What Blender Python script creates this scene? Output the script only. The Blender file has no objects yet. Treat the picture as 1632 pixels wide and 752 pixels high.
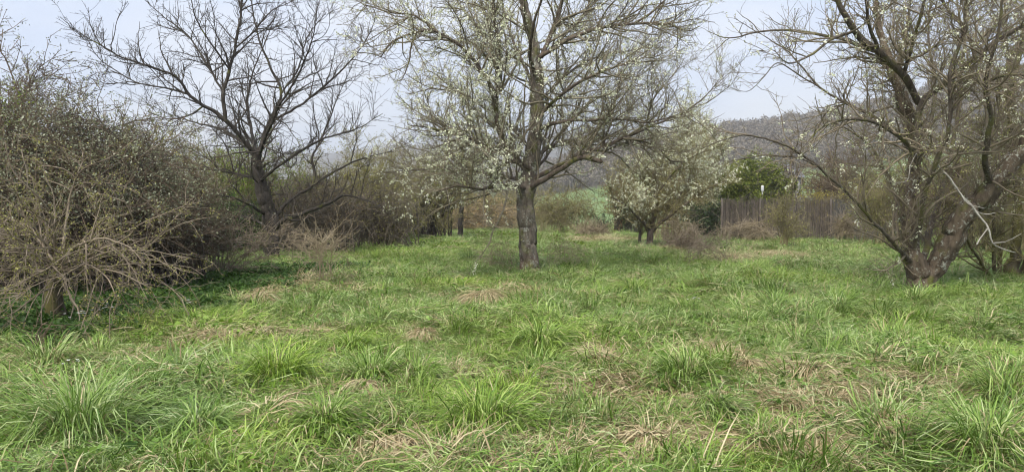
import bpy, math
import numpy as np

# ------------------------------------------------------------------ camera, world, sun, exposure
SC = bpy.context.scene
COL = SC.collection
FPX, CX, CY, HOR = 1187.0, 816.0, 376.0, 328.0
CAM_H = 1.6
PITCH = math.atan((CY - HOR) / FPX)
cam_d = bpy.data.cameras.new('camera'); cam = bpy.data.objects.new('camera', cam_d); COL.objects.link(cam)
cam.location = (0, 0, CAM_H); cam.rotation_euler = (math.pi / 2 - PITCH, 0, 0)
cam_d.sensor_width = 36; cam_d.lens = 36 * FPX / 1632; cam_d.clip_start = 0.05; cam_d.clip_end = 20000
SC.camera = cam

SUN_EL, SUN_AZ = math.radians(52), math.radians(205)     # soft sun behind the clouds, behind-left of the camera
W = bpy.data.worlds.new('World'); SC.world = W; W.use_nodes = True
nt = W.node_tree; nt.nodes.clear()
sky = nt.nodes.new('ShaderNodeTexSky'); sky.sky_type = 'NISHITA'; sky.sun_disc = False
sky.sun_elevation = SUN_EL; sky.sun_rotation = SUN_AZ; sky.dust_density = 2.0
tc = nt.nodes.new('ShaderNodeTexCoord')
cn = nt.nodes.new('ShaderNodeTexNoise'); cn.inputs['Scale'].default_value = 2.2; cn.inputs['Detail'].default_value = 5
cn.inputs['Roughness'].default_value = 0.5
mp = nt.nodes.new('ShaderNodeMapping'); mp.inputs['Scale'].default_value = (1, 1, 2.6)
nt.links.new(tc.outputs['Generated'], mp.inputs[0]); nt.links.new(mp.outputs[0], cn.inputs['Vector'])
cr = nt.nodes.new('ShaderNodeValToRGB')
cr.color_ramp.elements[0].position = 0.42; cr.color_ramp.elements[0].color = (4.05, 4.6, 5.75, 1)
cr.color_ramp.elements[1].position = 0.60; cr.color_ramp.elements[1].color = (5.3, 5.5, 5.95, 1)
nt.links.new(cn.outputs[0], cr.inputs[0])
mx = nt.nodes.new('ShaderNodeMixRGB'); mx.inputs[0].default_value = 0.80
nt.links.new(sky.outputs[0], mx.inputs[1]); nt.links.new(cr.outputs[0], mx.inputs[2])
bg = nt.nodes.new('ShaderNodeBackground'); bg.inputs['Strength'].default_value = 0.052
wo = nt.nodes.new('ShaderNodeOutputWorld')
nt.links.new(mx.outputs[0], bg.inputs[0]); nt.links.new(bg.outputs[0], wo.inputs[0])

sd = bpy.data.lights.new('sun', 'SUN'); sd.energy = 1.5; sd.angle = math.radians(35); sd.color = (1.0, 0.94, 0.83)
so = bpy.data.objects.new('sun', sd); COL.objects.link(so)
sv = (math.sin(SUN_AZ) * math.cos(SUN_EL), math.cos(SUN_AZ) * math.cos(SUN_EL), math.sin(SUN_EL))
import mathutils
so.rotation_euler = mathutils.Vector(sv).to_track_quat('Z', 'Y').to_euler()

vs = SC.view_settings
vs.view_transform = 'Standard'; vs.look = 'None'; vs.gamma = 1; vs.use_curve_mapping = False; vs.exposure = 1.92
SC.cycles.max_bounces = 4; SC.cycles.diffuse_bounces = 2; SC.cycles.transmission_bounces = 2
SC.cycles.glossy_bounces = 2; SC.cycles.volume_bounces = 0
SC.cycles.use_denoising = True; SC.cycles.use_adaptive_sampling = True; SC.cycles.adaptive_threshold = 0.02; SC.cycles.adaptive_min_samples = 32
SC.cycles.denoiser = 'OPENIMAGEDENOISE'; SC.cycles.denoising_input_passes = 'RGB_ALBEDO_NORMAL'; SC.cycles.denoising_prefilter = 'ACCURATE'
SC.cycles.filter_width = 1.1

# ------------------------------------------------------------------ helpers
def rng(seed): return np.random.default_rng(seed)
def nrm(v): return v / (np.linalg.norm(v, axis=-1, keepdims=True) + 1e-9)

def at(px, py, Y):
    """the point at depth Y (metres ahead) that stands at this bearing and height"""
    s, c = math.sin(PITCH), math.cos(PITCH)
    u = (CY - py) / FPX
    dy, dz = c + u * s, -s + u * c
    return np.array([(px - CX) / FPX / dy * Y, Y, CAM_H + dz / dy * Y])

def gz(x, y):
    """height of the ground"""
    x = np.asarray(x, float); y = np.asarray(y, float)
    b = 0.035 * np.sin(x * 1.9 + 0.6) * np.cos(y * 1.55 + 0.3) + 0.03 * np.sin(x * 0.83 + y * 0.71) + 0.015 * np.sin(3.1 * x - 2.3 * y)
    n = np.clip((75 - y) / 25, 0, 1)
    ss = lambda e0, e1, t: (lambda k: k * k * (3 - 2 * k))(np.clip((t - e0) / (e1 - e0), 0, 1))
    z = b * n
    z = z - 6 * ss(55, 120, y)
    ax = x / np.maximum(y, 60)
    hr = 6 + 34 * ss(-0.12, 0.42, ax) + 16 * ss(0.25, 0.7, ax) + 6 * np.sin(ax * 9 + 1) * ss(-.1, .3, ax)
    z = z + (hr * 1.28) * ss(150, 460, y) + 5 * ss(120, 170, y)
    far = 118 + 14 * np.sin(ax * 6 + 0.8) + 9 * np.sin(ax * 15 + 2) - 30 * ss(-.25, -.6, -ax)
    z = z + far * ss(900, 1700, y)
    return z

def ground_y(py):
    """depth where flat ground stands at this picture row (first guess)"""
    s, c = math.sin(PITCH), math.cos(PITCH); u = (CY - py) / FPX
    return -CAM_H / ((-s + u * c) / (c + u * s))

def gp(px, py):
    Y = ground_y(py); p = at(px, py, Y); p[2] = float(gz(p[0], p[1])); return p

def mesh_np(name, V, quads=None, tris=None, attrs=None, smooth=False):
    me = bpy.data.meshes.new(name)
    nq = 0 if quads is None else len(quads); nt_ = 0 if tris is None else len(tris)
    me.vertices.add(len(V)); me.vertices.foreach_set('co', np.asarray(V, np.float32).ravel())
    if nq + nt_:
        idx = []
        if nq: idx.append(np.asarray(quads).ravel())
        if nt_: idx.append(np.asarray(tris).ravel())
        idx = np.concatenate(idx).astype(np.int32)
        st = np.concatenate([np.arange(nq) * 4, nq * 4 + np.arange(nt_) * 3]).astype(np.int32)
        me.loops.add(len(idx)); me.loops.foreach_set('vertex_index', idx)
        me.polygons.add(nq + nt_); me.polygons.foreach_set('loop_start', st)
        if smooth: me.polygons.foreach_set('use_smooth', np.ones(nq + nt_, bool))
    for k, (typ, arr) in (attrs or {}).items():
        a = me.attributes.new(k, typ, 'POINT')
        a.data.foreach_set('vector' if typ == 'FLOAT_VECTOR' else 'value', np.asarray(arr).ravel())
    me.update(calc_edges=True)
    return me

class Geo:
    """collects vertices, quads and triangles of one mesh"""
    def __init__(s): s.V = []; s.Q = []; s.T = []; s.A = []; s.n = 0
    def add(s, V, Q=None, T=None, a=None):
        V = np.asarray(V, float).reshape(-1, 3)
        if Q is not None and len(Q): s.Q.append(np.asarray(Q).reshape(-1, 4) + s.n)
        if T is not None and len(T): s.T.append(np.asarray(T).reshape(-1, 3) + s.n)
        s.A.append(np.zeros(len(V)) if a is None else np.broadcast_to(np.asarray(a, float), (len(V),)))
        s.V.append(V); s.n += len(V)
    def arrays(s):
        return (np.concatenate(s.V) if s.V else np.zeros((0, 3)), np.concatenate(s.Q) if s.Q else None, np.concatenate(s.T) if s.T else None, np.concatenate(s.A) if s.A else np.zeros(0))
    def build(s, name, mat, parent=None, kind=None, origin=None, smooth=True):
        V, Q, T, A = s.arrays()
        if origin is not None: V = V - np.asarray(origin)
        me = mesh_np(name, V, Q, T, {'tone': ('FLOAT', A)}, smooth)
        me.materials.append(mat)
        o = bpy.data.objects.new(name, me); COL.objects.link(o)
        if parent is not None: o.parent = parent
        elif origin is not None: o.location = origin
        if kind: o['kind'] = kind
        return o

def tag(o, label, cat, group=None):
    o['label'] = label; o['category'] = cat
    if group: o['group'] = group
    return o
def thing(name, label, cat, loc, group=None):
    o = bpy.data.objects.new(name, None); COL.objects.link(o); o.location = loc; o.empty_display_size = 0.2
    return tag(o, label, cat, group)

def tubes(P, R, S, g, a=None):
    """many tubes at once: P (N,K,3), R (N,K)"""
    N, K, _ = P.shape
    if N == 0: return
    T = np.empty_like(P); T[:, 1:-1] = P[:, 2:] - P[:, :-2]; T[:, 0] = P[:, 1] - P[:, 0]; T[:, -1] = P[:, -1] - P[:, -2]
    T = nrm(T)
    m = nrm(P[:, -1] - P[:, 0])
    ref = np.where(np.abs(m[:, 2:3]) < 0.8, np.array([[0, 0, 1.0]]), np.array([[1.0, 0.3, 0]]))
    X = nrm(np.cross(T, ref[:, None, :])); Yv = np.cross(T, X)
    ang = np.arange(S) * 2 * math.pi / S
    V = P[:, :, None, :] + R[:, :, None, None] * (X[:, :, None, :] * np.cos(ang)[None, None, :, None] + Yv[:, :, None, :] * np.sin(ang)[None, None, :, None])
    base = (np.arange(N) * K * S)[:, None, None] + (np.arange(K - 1) * S)[None, :, None]
    j = np.arange(S)[None, None, :]; j2 = (j + 1) % S
    Q = np.stack([base + j, base + j2, base + S + j2, base + S + j], -1).reshape(-1, 4)
    av = None if a is None else np.repeat(np.asarray(a, float), K * S)
    g.add(V.reshape(-1, 3), Q, None, av)

def smooth_path(W_, R_, step, r):
    """Catmull-Rom through the points with a little crookedness"""
    W_ = np.asarray(W_, float); R_ = np.asarray(R_, float)
    Pp = np.vstack([2 * W_[0] - W_[1], W_, 2 * W_[-1] - W_[-2]]); out = []; rad = []
    for i in range(len(W_) - 1):
        p0, p1, p2, p3 = Pp[i:i + 4]; n = max(2, int(np.linalg.norm(p2 - p1) / step)); t = np.arange(n)[:, None] / n
        out.append(0.5 * (2 * p1 + (p2 - p0) * t + (2 * p0 - 5 * p1 + 4 * p2 - p3) * t ** 2 + (3 * p1 - 3 * p2 + p3 - p0) * t ** 3))
        rad.append(R_[i] + (R_[i + 1] - R_[i]) * t[:, 0])
    out.append(W_[-1:]); rad.append(R_[-1:])
    P = np.concatenate(out); R = np.concatenate(rad)
    j = r.normal(0, 1, P.shape); j[1:-1] = (j[:-2] + j[1:-1] + j[2:]) / 3; j[0] = 0
    P = P + j * (0.010 + 0.10 * R[:, None]); jr = r.normal(0, .10, len(R) + 6); R = R * (1 + np.convolve(jr, np.ones(7) / 7, 'valid'))
    return P, R

def limb_tube(P, R, S, g, r, flare=0, lump=0.0, ridge=0.0):
    """one tube with a carried frame, lumpy skin and closed end"""
    K = len(P); T = np.gradient(P, axis=0); T = nrm(T)
    x = np.cross(T[0], [0, 1, 0.2]); x = x / np.linalg.norm(x); V = []
    ang = np.arange(S) * 2 * math.pi / S
    lm = 1 + lump * r.normal(0, 1, (K, S)); lm[1:-1] = (lm[:-2] + lm[1:-1] + lm[2:]) / 3
    if ridge:
        rd = np.cumsum(r.normal(0, .25, (K, S)), 0) + r.normal(0, 1, (1, S)); lm = lm + ridge * np.clip(rd, -1.6, 1.6)
    z0 = P[0, 2]; root = 1 + 0.18 * np.sin(ang * 3 + r.uniform(0, 6)) + 0.1 * np.sin(ang * 5 + r.uniform(0, 6))
    for i in range(K):
        x = x - T[i] * np.dot(x, T[i]); x /= np.linalg.norm(x); y = np.cross(T[i], x)
        rr = R[i] * lm[i]
        if flare:
            f = math.exp(-max(0, P[i, 2] - z0 - .1) / 0.22); rr = rr * (1 + flare * f * root)
        V.append(P[i] + rr[:, None] * (x[None] * np.cos(ang)[:, None] + y[None] * np.sin(ang)[:, None]))
    V.append((P[-1] + T[-1] * R[-1] * 0.8)[None])
    V = np.concatenate(V); j = np.arange(S); Q = []
    for i in range(K - 1): Q.append(np.stack([i * S + j, i * S + (j + 1) % S, (i + 1) * S + (j + 1) % S, (i + 1) * S + j], -1))
    T3 = np.stack([(K - 1) * S + j, (K - 1) * S + (j + 1) % S, np.full(S, K * S)], -1)
    g.add(V, np.concatenate(Q), T3)

def segs_of(P, R):
    """batch of polylines -> segment table"""
    N, K, _ = P.shape
    t = np.broadcast_to(np.arange(K - 1) / (K - 1), (N, K - 1))
    return dict(A=P[:, :-1].reshape(-1, 3), B=P[:, 1:].reshape(-1, 3), r=R[:, :-1].ravel(), t=t.ravel())
def segs_cat(L): return {k: np.concatenate([s[k] for s in L]) for k in L[0]}

def spawn(sg, n, r, ang=(35, 75), tmin=0.0, rmax=9, up=0.25, squash=1.0, wfun=None):
    """n side shoots on a segment table -> start, direction, radius there, t there"""
    A, B = sg['A'], sg['B']; L = np.linalg.norm(B - A, axis=1)
    w = L * (sg['t'] >= tmin) * (sg['r'] <= rmax)
    if wfun is not None: w = w * wfun(A)
    i = r.choice(len(A), n, p=w / w.sum()); f = r.uniform(0, 1, (n, 1))
    p = A[i] + (B[i] - A[i]) * f; T = nrm(B[i] - A[i])
    v = r.normal(0, 1, (n, 3)); v[:, 2] *= squash; v = nrm(v - T * np.sum(v * T, 1, keepdims=True))
    a = np.radians(r.uniform(ang[0], ang[1], (n, 1)))
    d = T * np.cos(a) + v * np.sin(a); d[:, 2] += up
    return p, nrm(d), sg['r'][i], sg['t'][i]

def grow(p, d, L, r0, r1, K, r, wig=0.2, up=0.0, droop=0.0):
    N = len(p); P = np.empty((N, K + 1, 3)); P[:, 0] = p; d = d.copy()
    st = (L / K)[:, None]
    for k in range(K):
        d = d + r.normal(0, wig, (N, 3)); d[:, 2] += up - droop * (k + 1) / K; d = nrm(d)
        P[:, k + 1] = P[:, k] + d * st
    t = np.linspace(0, 1, K + 1)[None]
    R = np.asarray(r0)[:, None] * (1 - t) + np.asarray(r1)[:, None] * t if np.ndim(r0) else np.full((N, K + 1), r0) * (1 - t) + r1 * t
    return P, R

def leaf_quads(p, size, r, g, flat=0.0, tone=None, asp=0.55, n=None):
    """small folded leaf or petal diamonds"""
    N = len(p)
    if N == 0: return
    u = r.normal(0, 1, (N, 3)); u[:, 2] *= (1 - flat * .7); u = nrm(u)
    v = r.normal(0, 1, (N, 3)); v[:, 2] *= (1 - flat); v = nrm(v - u * np.sum(u * v, 1, keepdims=True)); w = np.cross(u, v)
    s = np.broadcast_to(size, (N,))[:, None] * r.uniform(0.65, 1.3, (N, 1))
    V = np.stack([p, p + u * s * .5 + v * s * asp * .5 + w * s * .12, p + u * s, p + u * s * .5 - v * s * asp * .5 + w * s * .12], 1).reshape(-1, 3)
    Q = np.arange(N * 4).reshape(-1, 4)
    if tone is None: tone = r.uniform(0, 1, N)
    g.add(V, Q, None, np.repeat(tone, 4))

def blossom_stars(p, size, r, g, petals=2):
    """tufts of small petals at a point"""
    N = len(p); q = np.repeat(p, petals, 0) + r.normal(0, size * .25, (N * petals, 3))
    leaf_quads(q, size, r, g, asp=0.9, tone=np.repeat(r.uniform(0, 1, N), petals))

# ------------------------------------------------------------------ materials
def newmat(name):
    m = bpy.data.materials.new(name); m.use_nodes = True; n = m.node_tree; n.nodes.clear()
    return m, n, n.nodes.new('ShaderNodeOutputMaterial')
def N_(n, t, **kw):
    x = n.nodes.new(t)
    for k, v in kw.items():
        if k in x.inputs: x.inputs[k].default_value = v
        else: setattr(x, k, v)
    return x
def ramp(n, fac, stops):
    x = n.nodes.new('ShaderNodeValToRGB'); e = x.color_ramp.elements
    while len(e) < len(stops): e.new(0.5)
    for i, (p, c) in enumerate(stops): e[i].position = p; e[i].color = (*c, 1)
    n.links.new(fac, x.inputs[0]); return x.outputs[0]
def mixc(n, fac, a, b, mode='MIX'):
    x = n.nodes.new('ShaderNodeMixRGB'); x.blend_type = mode
    for i, v in ((0, fac), (1, a), (2, b)):
        if hasattr(v, 'links'): n.links.new(v, x.inputs[i])
        elif i == 0: x.inputs[0].default_value = v
        else: x.inputs[i].default_value = (*v, 1)
    return x.outputs[0]
def noise(n, scale, detail=3, vec=None, rough=.5, sc=None):
    x = N_(n, 'ShaderNodeTexNoise', Scale=scale, Detail=detail, Roughness=rough)
    if vec is None: vec = N_(n, 'ShaderNodeNewGeometry').outputs['Position']
    if sc is not None:
        m = n.nodes.new('ShaderNodeMapping'); m.inputs['Scale'].default_value = sc; n.links.new(vec, m.inputs[0]); vec = m.outputs[0]
    n.links.new(vec, x.inputs['Vector']); return x.outputs[0]
def attr(n, name, typ='GEOMETRY'):
    x = n.nodes.new('ShaderNodeAttribute'); x.attribute_name = name; x.attribute_type = typ; return x.outputs['Fac']

def bark(name, dark, light, lichen=(0.33, 0.34, 0.29), lich=0.5, moss=0.0, mosscol=(0.13, 0.14, 0.03), red=0.0):
    m, n, out = newmat(name)
    f = noise(n, 14, 5, sc=(1, 1, .3), rough=.65)
    c = ramp(n, f, [(.3, dark), (.62, light)])
    if red:
        g_ = N_(n, 'ShaderNodeNewGeometry'); s_ = N_(n, 'ShaderNodeSeparateXYZ'); n.links.new(g_.outputs['Position'], s_.inputs[0])
        z = N_(n, 'ShaderNodeMapRange'); n.links.new(s_.outputs['Z'], z.inputs[0]); z.inputs[1].default_value = .55; z.inputs[2].default_value = 0.0
        nz = noise(n, 9, 3); mu = N_(n, 'ShaderNodeMath', operation='MULTIPLY'); n.links.new(z.outputs[0], mu.inputs[0]); n.links.new(nz, mu.inputs[1])
        c = mixc(n, mu.outputs[0], c, (0.14, 0.055, 0.03))
    v = N_(n, 'ShaderNodeTexVoronoi', Scale=17.0); n.links.new(N_(n, 'ShaderNodeNewGeometry').outputs['Position'], v.inputs['Vector'])
    l2 = noise(n, 5, 3); th = N_(n, 'ShaderNodeMath', operation='MULTIPLY_ADD'); n.links.new(l2, th.inputs[0]); th.inputs[1].default_value = -0.9; 
    n.links.new(v.outputs['Distance'], th.inputs[2])
    lf = ramp(n, th.outputs[0], [(0.0, (1, 1, 1)), (0.06, (0, 0, 0))])
    # lichen: ragged crusts, more where the broad noise is high
    la = N_(n, 'ShaderNodeMath', operation='MULTIPLY_ADD'); n.links.new(l2, la.inputs[0]); la.inputs[1].default_value = .55; n.links.new(noise(n, 22, 6, rough=.7), la.inputs[2])
    lf = ramp(n, la.outputs[0], [(.96 - .13 * lich, (0, 0, 0)), (1.03 - .13 * lich, (1, 1, 1))])
    c = mixc(n, lf, c, lichen)
    if moss:
        mo = ramp(n, noise(n, 3.0, 4), [(.62 - .3 * moss, (0, 0, 0)), (.80 - .3 * moss, (1, 1, 1))])
        c = mixc(n, mo, c, mosscol)
    b = N_(n, 'ShaderNodeBsdfPrincipled', Roughness=.85); b.inputs['Specular IOR Level'].default_value = .25
    n.links.new(c, b.inputs['Base Color'])
    bp = N_(n, 'ShaderNodeBump', Strength=.9, Distance=.02); n.links.new(noise(n, 30, 5, sc=(1, 1, .35), rough=.7), bp.inputs['Height'])
    n.links.new(bp.outputs[0], b.inputs['Normal']); n.links.new(b.outputs[0], out.inputs[0]); return m

def twigmat(name, a, b_, c_=None, scale=1.3):
    m, n, out = newmat(name)
    st = [(.35, a), (.6, b_)] + ([(.72, c_)] if c_ else [])
    c = ramp(n, noise(n, scale, 5, rough=.75), st)
    b = N_(n, 'ShaderNodeBsdfPrincipled', Roughness=.7); b.inputs['Specular IOR Level'].default_value = .3
    n.links.new(c, b.inputs['Base Color']); n.links.new(b.outputs[0], out.inputs[0]); return m

def leafmat(name, stops, trans=.3, rough=.55):
    m, n, out = newmat(name)
    c = ramp(n, attr(n, 'tone'), stops)
    c = mixc(n, .35, c, mixc(n, 1, c, ramp(n, noise(n, 2.2, 3), [(.3, (.55, .55, .5)), (.7, (1.3, 1.3, 1.2))]), 'MULTIPLY'))
    b = N_(n, 'ShaderNodeBsdfPrincipled', Roughness=rough); b.inputs['Specular IOR Level'].default_value = .35
    t = N_(n, 'ShaderNodeBsdfTranslucent'); mx = N_(n, 'ShaderNodeMixShader'); mx.inputs[0].default_value = trans
    n.links.new(c, b.inputs['Base Color']); n.links.new(c, t.inputs[0]); n.links.new(b.outputs[0], mx.inputs[1]); n.links.new(t.outputs[0], mx.inputs[2])
    n.links.new(mx.outputs[0], out.inputs[0]); return m

def grassmat(name, inst=True):
    m, n, out = newmat(name)
    tone = attr(n, 'tone'); 
    dead = attr(n, 'dead', 'INSTANCER' if inst else 'GEOMETRY'); lush = attr(n, 'lush', 'INSTANCER' if inst else 'GEOMETRY')
    along = attr(n, 'along'); bd = attr(n, 'bladedead')
    g1 = ramp(n, tone, [(0, (.05, .112, .014)), (.4, (.13, .232, .032)), (.75, (.23, .335, .078)), (1, (.47, .54, .27))])
    g2 = ramp(n, tone, [(0, (.08, .165, .010)), (.5, (.19, .31, .02)), (1, (.40, .50, .10))])
    g = mixc(n, lush, g1, g2)
    cool = ramp(n, noise(n, .55, 3), [(.42, (0, 0, 0)), (.62, (1, 1, 1))])
    g = mixc(n, mixc(n, 1, cool, (.26, .26, .26), 'MULTIPLY'), g, mixc(n, 1, g, (.95, 1.0, 1.7), 'MULTIPLY'))
    base = ramp(n, along, [(0, (1, 1, 1)), (.35, (0, 0, 0))])
    g = mixc(n, mixc(n, 1, base, (.5, .5, .5), 'MULTIPLY'), g, (.22, .19, .085))
    s = ramp(n, tone, [(0, (.17, .12, .055)), (.4, (.36, .285, .155)), (1, (.58, .50, .32))])
    # a blade is straw when its own number lies under the patch's share of dead blades
    lt = N_(n, 'ShaderNodeMath', operation='LESS_THAN'); n.links.new(bd, lt.inputs[0]); n.links.new(dead, lt.inputs[1])
    c = mixc(n, lt.outputs[0], g, s)
    b = N_(n, 'ShaderNodeBsdfPrincipled', Roughness=.5); b.inputs['Specular IOR Level'].default_value = .4
    t = N_(n, 'ShaderNodeBsdfTranslucent'); mx = N_(n, 'ShaderNodeMixShader'); mx.inputs[0].default_value = .22
    n.links.new(c, b.inputs['Base Color']); n.links.new(c, t.inputs[0]); n.links.new(b.outputs[0], mx.inputs[1]); n.links.new(t.outputs[0], mx.inputs[2])
    n.links.new(mx.outputs[0], out.inputs[0]); return m

M = {}
M['grass'] = grassmat('grass_blades'); M['tuft'] = grassmat('tussock_blades', False)
M['bark_plum'] = bark('bark_plum', (.048, .038, .03), (.20, .17, .135), lich=.85, moss=.25, red=.9)
M['bark_plum_up'] = bark('bark_plum_limb', (.04, .028, .022), (.135, .108, .085), lich=.45, moss=.2)
M['bark_bare'] = bark('bark_bare', (.013, .011, .009), (.06, .051, .042), lich=.3, moss=.12)
M['bark_right'] = bark('bark_right', (.036, .027, .019), (.145, .112, .078), lich=.75, moss=.2)
M['bark_right_up'] = bark('bark_right_limb', (.035, .027, .021), (.12, .10, .078), lich=.5, moss=.38, mosscol=(.12, .12, .035))
M['bark_moss'] = bark('bark_mossy', (.04, .03, .022), (.10, .085, .055), lich=.2, moss=.75, mosscol=(.085, .08, .025))
M['bark_pale'] = bark('bark_lichen', (.16, .145, .125), (.36, .345, .31), lich=.8)
M['twig_dark'] = twigmat('twig_dark', (.032, .026, .02), (.075, .063, .05), (.14, .13, .11))
M['twig_plum'] = twigmat('twig_plum', (.10, .085, .058), (.215, .188, .132), (.34, .31, .225))
M['twig_right'] = twigmat('twig_right', (.11, .088, .06), (.22, .185, .13), (.34, .31, .23))
M['twig_brown'] = twigmat('twig_brown', (.06, .042, .028), (.16, .118, .078), (.28, .235, .17))
M['twig_grey'] = twigmat('twig_grey', (.06, .048, .035), (.155, .13, .095), (.25, .22, .17))
M['twig_olive'] = twigmat('twig_olive', (.12, .105, .05), (.235, .205, .105), (.34, .30, .175))
M['twig_pale'] = twigmat('twig_pale', (.115, .09, .064), (.24, .195, .142), (.38, .33, .255))
M['twig_pink'] = twigmat('twig_pink', (.16, .125, .08), (.32, .265, .175), (.44, .38, .27))
M['blossom'] = leafmat('blossom', [(0, (.58, .63, .38)), (.4, (.77, .79, .60)), (1, (.87, .87, .78))], .3)
M['bud'] = leafmat('bud', [(0, (.17, .21, .05)), (.6, (.33, .36, .10)), (1, (.50, .50, .22))], .35)
M['leaf_grey'] = leafmat('leaf_grey', [(0, (.12, .135, .07)), (.6, (.25, .27, .165)), (1, (.50, .52, .40))], .3)
M['leaf_olive'] = leafmat('leaf_olive', [(0, (.15, .155, .03)), (.6, (.29, .285, .075)), (1, (.46, .44, .17))], .35)
M['leaf_green'] = leafmat('leaf_green', [(0, (.03, .07, .012)), (.6, (.06, .13, .02)), (1, (.12, .22, .04))], .3)
M['leaf_lime'] = leafmat('leaf_lime', [(0, (.10, .16, .02)), (.6, (.19, .27, .03)), (1, (.30, .36, .07))], .35)
M['leaf_dark'] = leafmat('leaf_dark', [(0, (.02, .04, .012)), (.6, (.035, .065, .02)), (1, (.07, .11, .035))], .2)
M['leaf_conifer'] = leafmat('leaf_conifer', [(0, (.075, .11, .014)), (.6, (.17, .215, .03)), (1, (.32, .36, .07))], .25)
M['leaf_rust'] = leafmat('leaf_rust', [(0, (.10, .06, .025)), (.6, (.19, .115, .05)), (1, (.26, .2, .08))], .25)
M['leaf_tan'] = leafmat('leaf_tan', [(0, (.28, .19, .08)), (.6, (.46, .34, .17)), (1, (.58, .48, .28))], .3)
M['leaf_gold'] = leafmat('leaf_gold', [(0, (.22, .17, .02)), (.6, (.36, .30, .05)), (1, (.48, .42, .1))], .3)
M['petal'] = leafmat('petal', [(0, (.75, .75, .78)), (1, (.85, .85, .86))], .25)
M['wood'] = leafmat('far_wood', [(0, (.14, .12, .10)), (.6, (.205, .18, .15)), (1, (.26, .24, .18))], .1, .9)
M['conifer_far'] = leafmat('far_conifer', [(0, (.03, .05, .02)), (1, (.06, .09, .03))], .1, .9)

def solid(name, a, b_, scale=6, rough=.7, bump=.3, sc=None, metal=0):
    m, n, out = newmat(name); f = noise(n, scale, 5, rough=.65, sc=sc); c = ramp(n, f, [(.3, a), (.7, b_)])
    b = N_(n, 'ShaderNodeBsdfPrincipled', Roughness=rough, Metallic=metal); n.links.new(c, b.inputs['Base Color'])
    if bump:
        bp = N_(n, 'ShaderNodeBump', Strength=bump, Distance=.01); n.links.new(f, bp.inputs['Height']); n.links.new(bp.outputs[0], b.inputs['Normal'])
    n.links.new(b.outputs[0], out.inputs[0]); return m
M['post'] = solid('weathered_post', (.05, .04, .033), (.12, .10, .085), 12, sc=(1, 1, .2))
M['brush_brown'] = leafmat('brushwood_brown', [(0, (.05, .04, .033)), (.5, (.125, .105, .088)), (1, (.24, .205, .175))], .02, .9)
M['brush_grey'] = leafmat('brushwood_grey', [(0, (.05, .047, .045)), (.5, (.125, .12, .115)), (1, (.26, .25, .24))], .02, .9)
M['roof'] = solid('shed_roof', (.12, .125, .13), (.20, .20, .205), 3, .8)
M['shedwall'] = solid('shed_boards', (.17, .165, .16), (.24, .235, .225), 3, .8)
M['plastic'] = solid('white_plastic', (.46, .47, .49), (.56, .57, .58), 8, .35, .05)
M['pole'] = solid('grey_pole', (.28, .27, .25), (.40, .39, .37), 10, .7)

def groundmat():
    m, n, out = newmat('ground_soil')
    g_ = N_(n, 'ShaderNodeNewGeometry'); s_ = N_(n, 'ShaderNodeSeparateXYZ'); n.links.new(g_.outputs['Position'], s_.inputs[0])
    c = ramp(n, noise(n, 7, 6, rough=.7), [(.3, (.035, .045, .014)), (.5, (.075, .10, .028)), (.68, (.15, .125, .065))])
    far = ramp(n, noise(n, .04, 4), [(.35, (.11, .175, .06)), (.65, (.15, .21, .08))])
    def band(a, b):
        z = N_(n, 'ShaderNodeMapRange'); n.links.new(s_.outputs['Y'], z.inputs[0]); z.inputs[1].default_value = a; z.inputs[2].default_value = b; return z.outputs[0]
    c = mixc(n, band(75, 100), c, far)
    wood = ramp(n, noise(n, .02, 4), [(.35, (.06, .05, .035)), (.65, (.10, .085, .055))])
    c = mixc(n, band(262, 275), c, wood)
    ridge = ramp(n, noise(n, .006, 5), [(.4, (.05, .055, .03)), (.5, (.09, .085, .055)), (.62, (.12, .16, .06))])
    c = mixc(n, band(800, 900), c, ridge)
    b = N_(n, 'ShaderNodeBsdfPrincipled', Roughness=.95); b.inputs['Specular IOR Level'].default_value = .1; n.links.new(c, b.inputs['Base Color'])
    bp = N_(n, 'ShaderNodeBump', Strength=.6, Distance=.05); n.links.new(noise(n, 20, 4), bp.inputs['Height']); n.links.new(bp.outputs[0], b.inputs['Normal'])
    n.links.new(b.outputs[0], out.inputs[0]); return m
M['ground'] = groundmat()

# ------------------------------------------------------------------ the ground, one sheet to the horizon
def build_ground():
    ys = np.concatenate([np.arange(-12, 50, .7), np.arange(50, 140, 3), np.arange(140, 520, 8), np.arange(520, 2200, 45), [2500, 3200, 4500, 7000, 12000]])
    us = np.concatenate([np.linspace(-3.2, -1.2, 9)[:-1], np.linspace(-1.2, 1.2, 91), np.linspace(1.2, 3.2, 9)[1:]])
    Yg, Ug = np.meshgrid(ys, us, indexing='ij'); X = Ug * np.maximum(np.abs(Yg), 14); Z = gz(X, Yg)
    a, b = Yg.shape; i = np.arange(a * b).reshape(a, b)
    Q = np.stack([i[:-1, :-1], i[:-1, 1:], i[1:, 1:], i[1:, :-1]], -1).reshape(-1, 4)
    g = Geo(); g.add(np.stack([X, Yg, Z], -1).reshape(-1, 3), Q)
    return g.build('ground', M['ground'], kind='structure')
build_ground()

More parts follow.
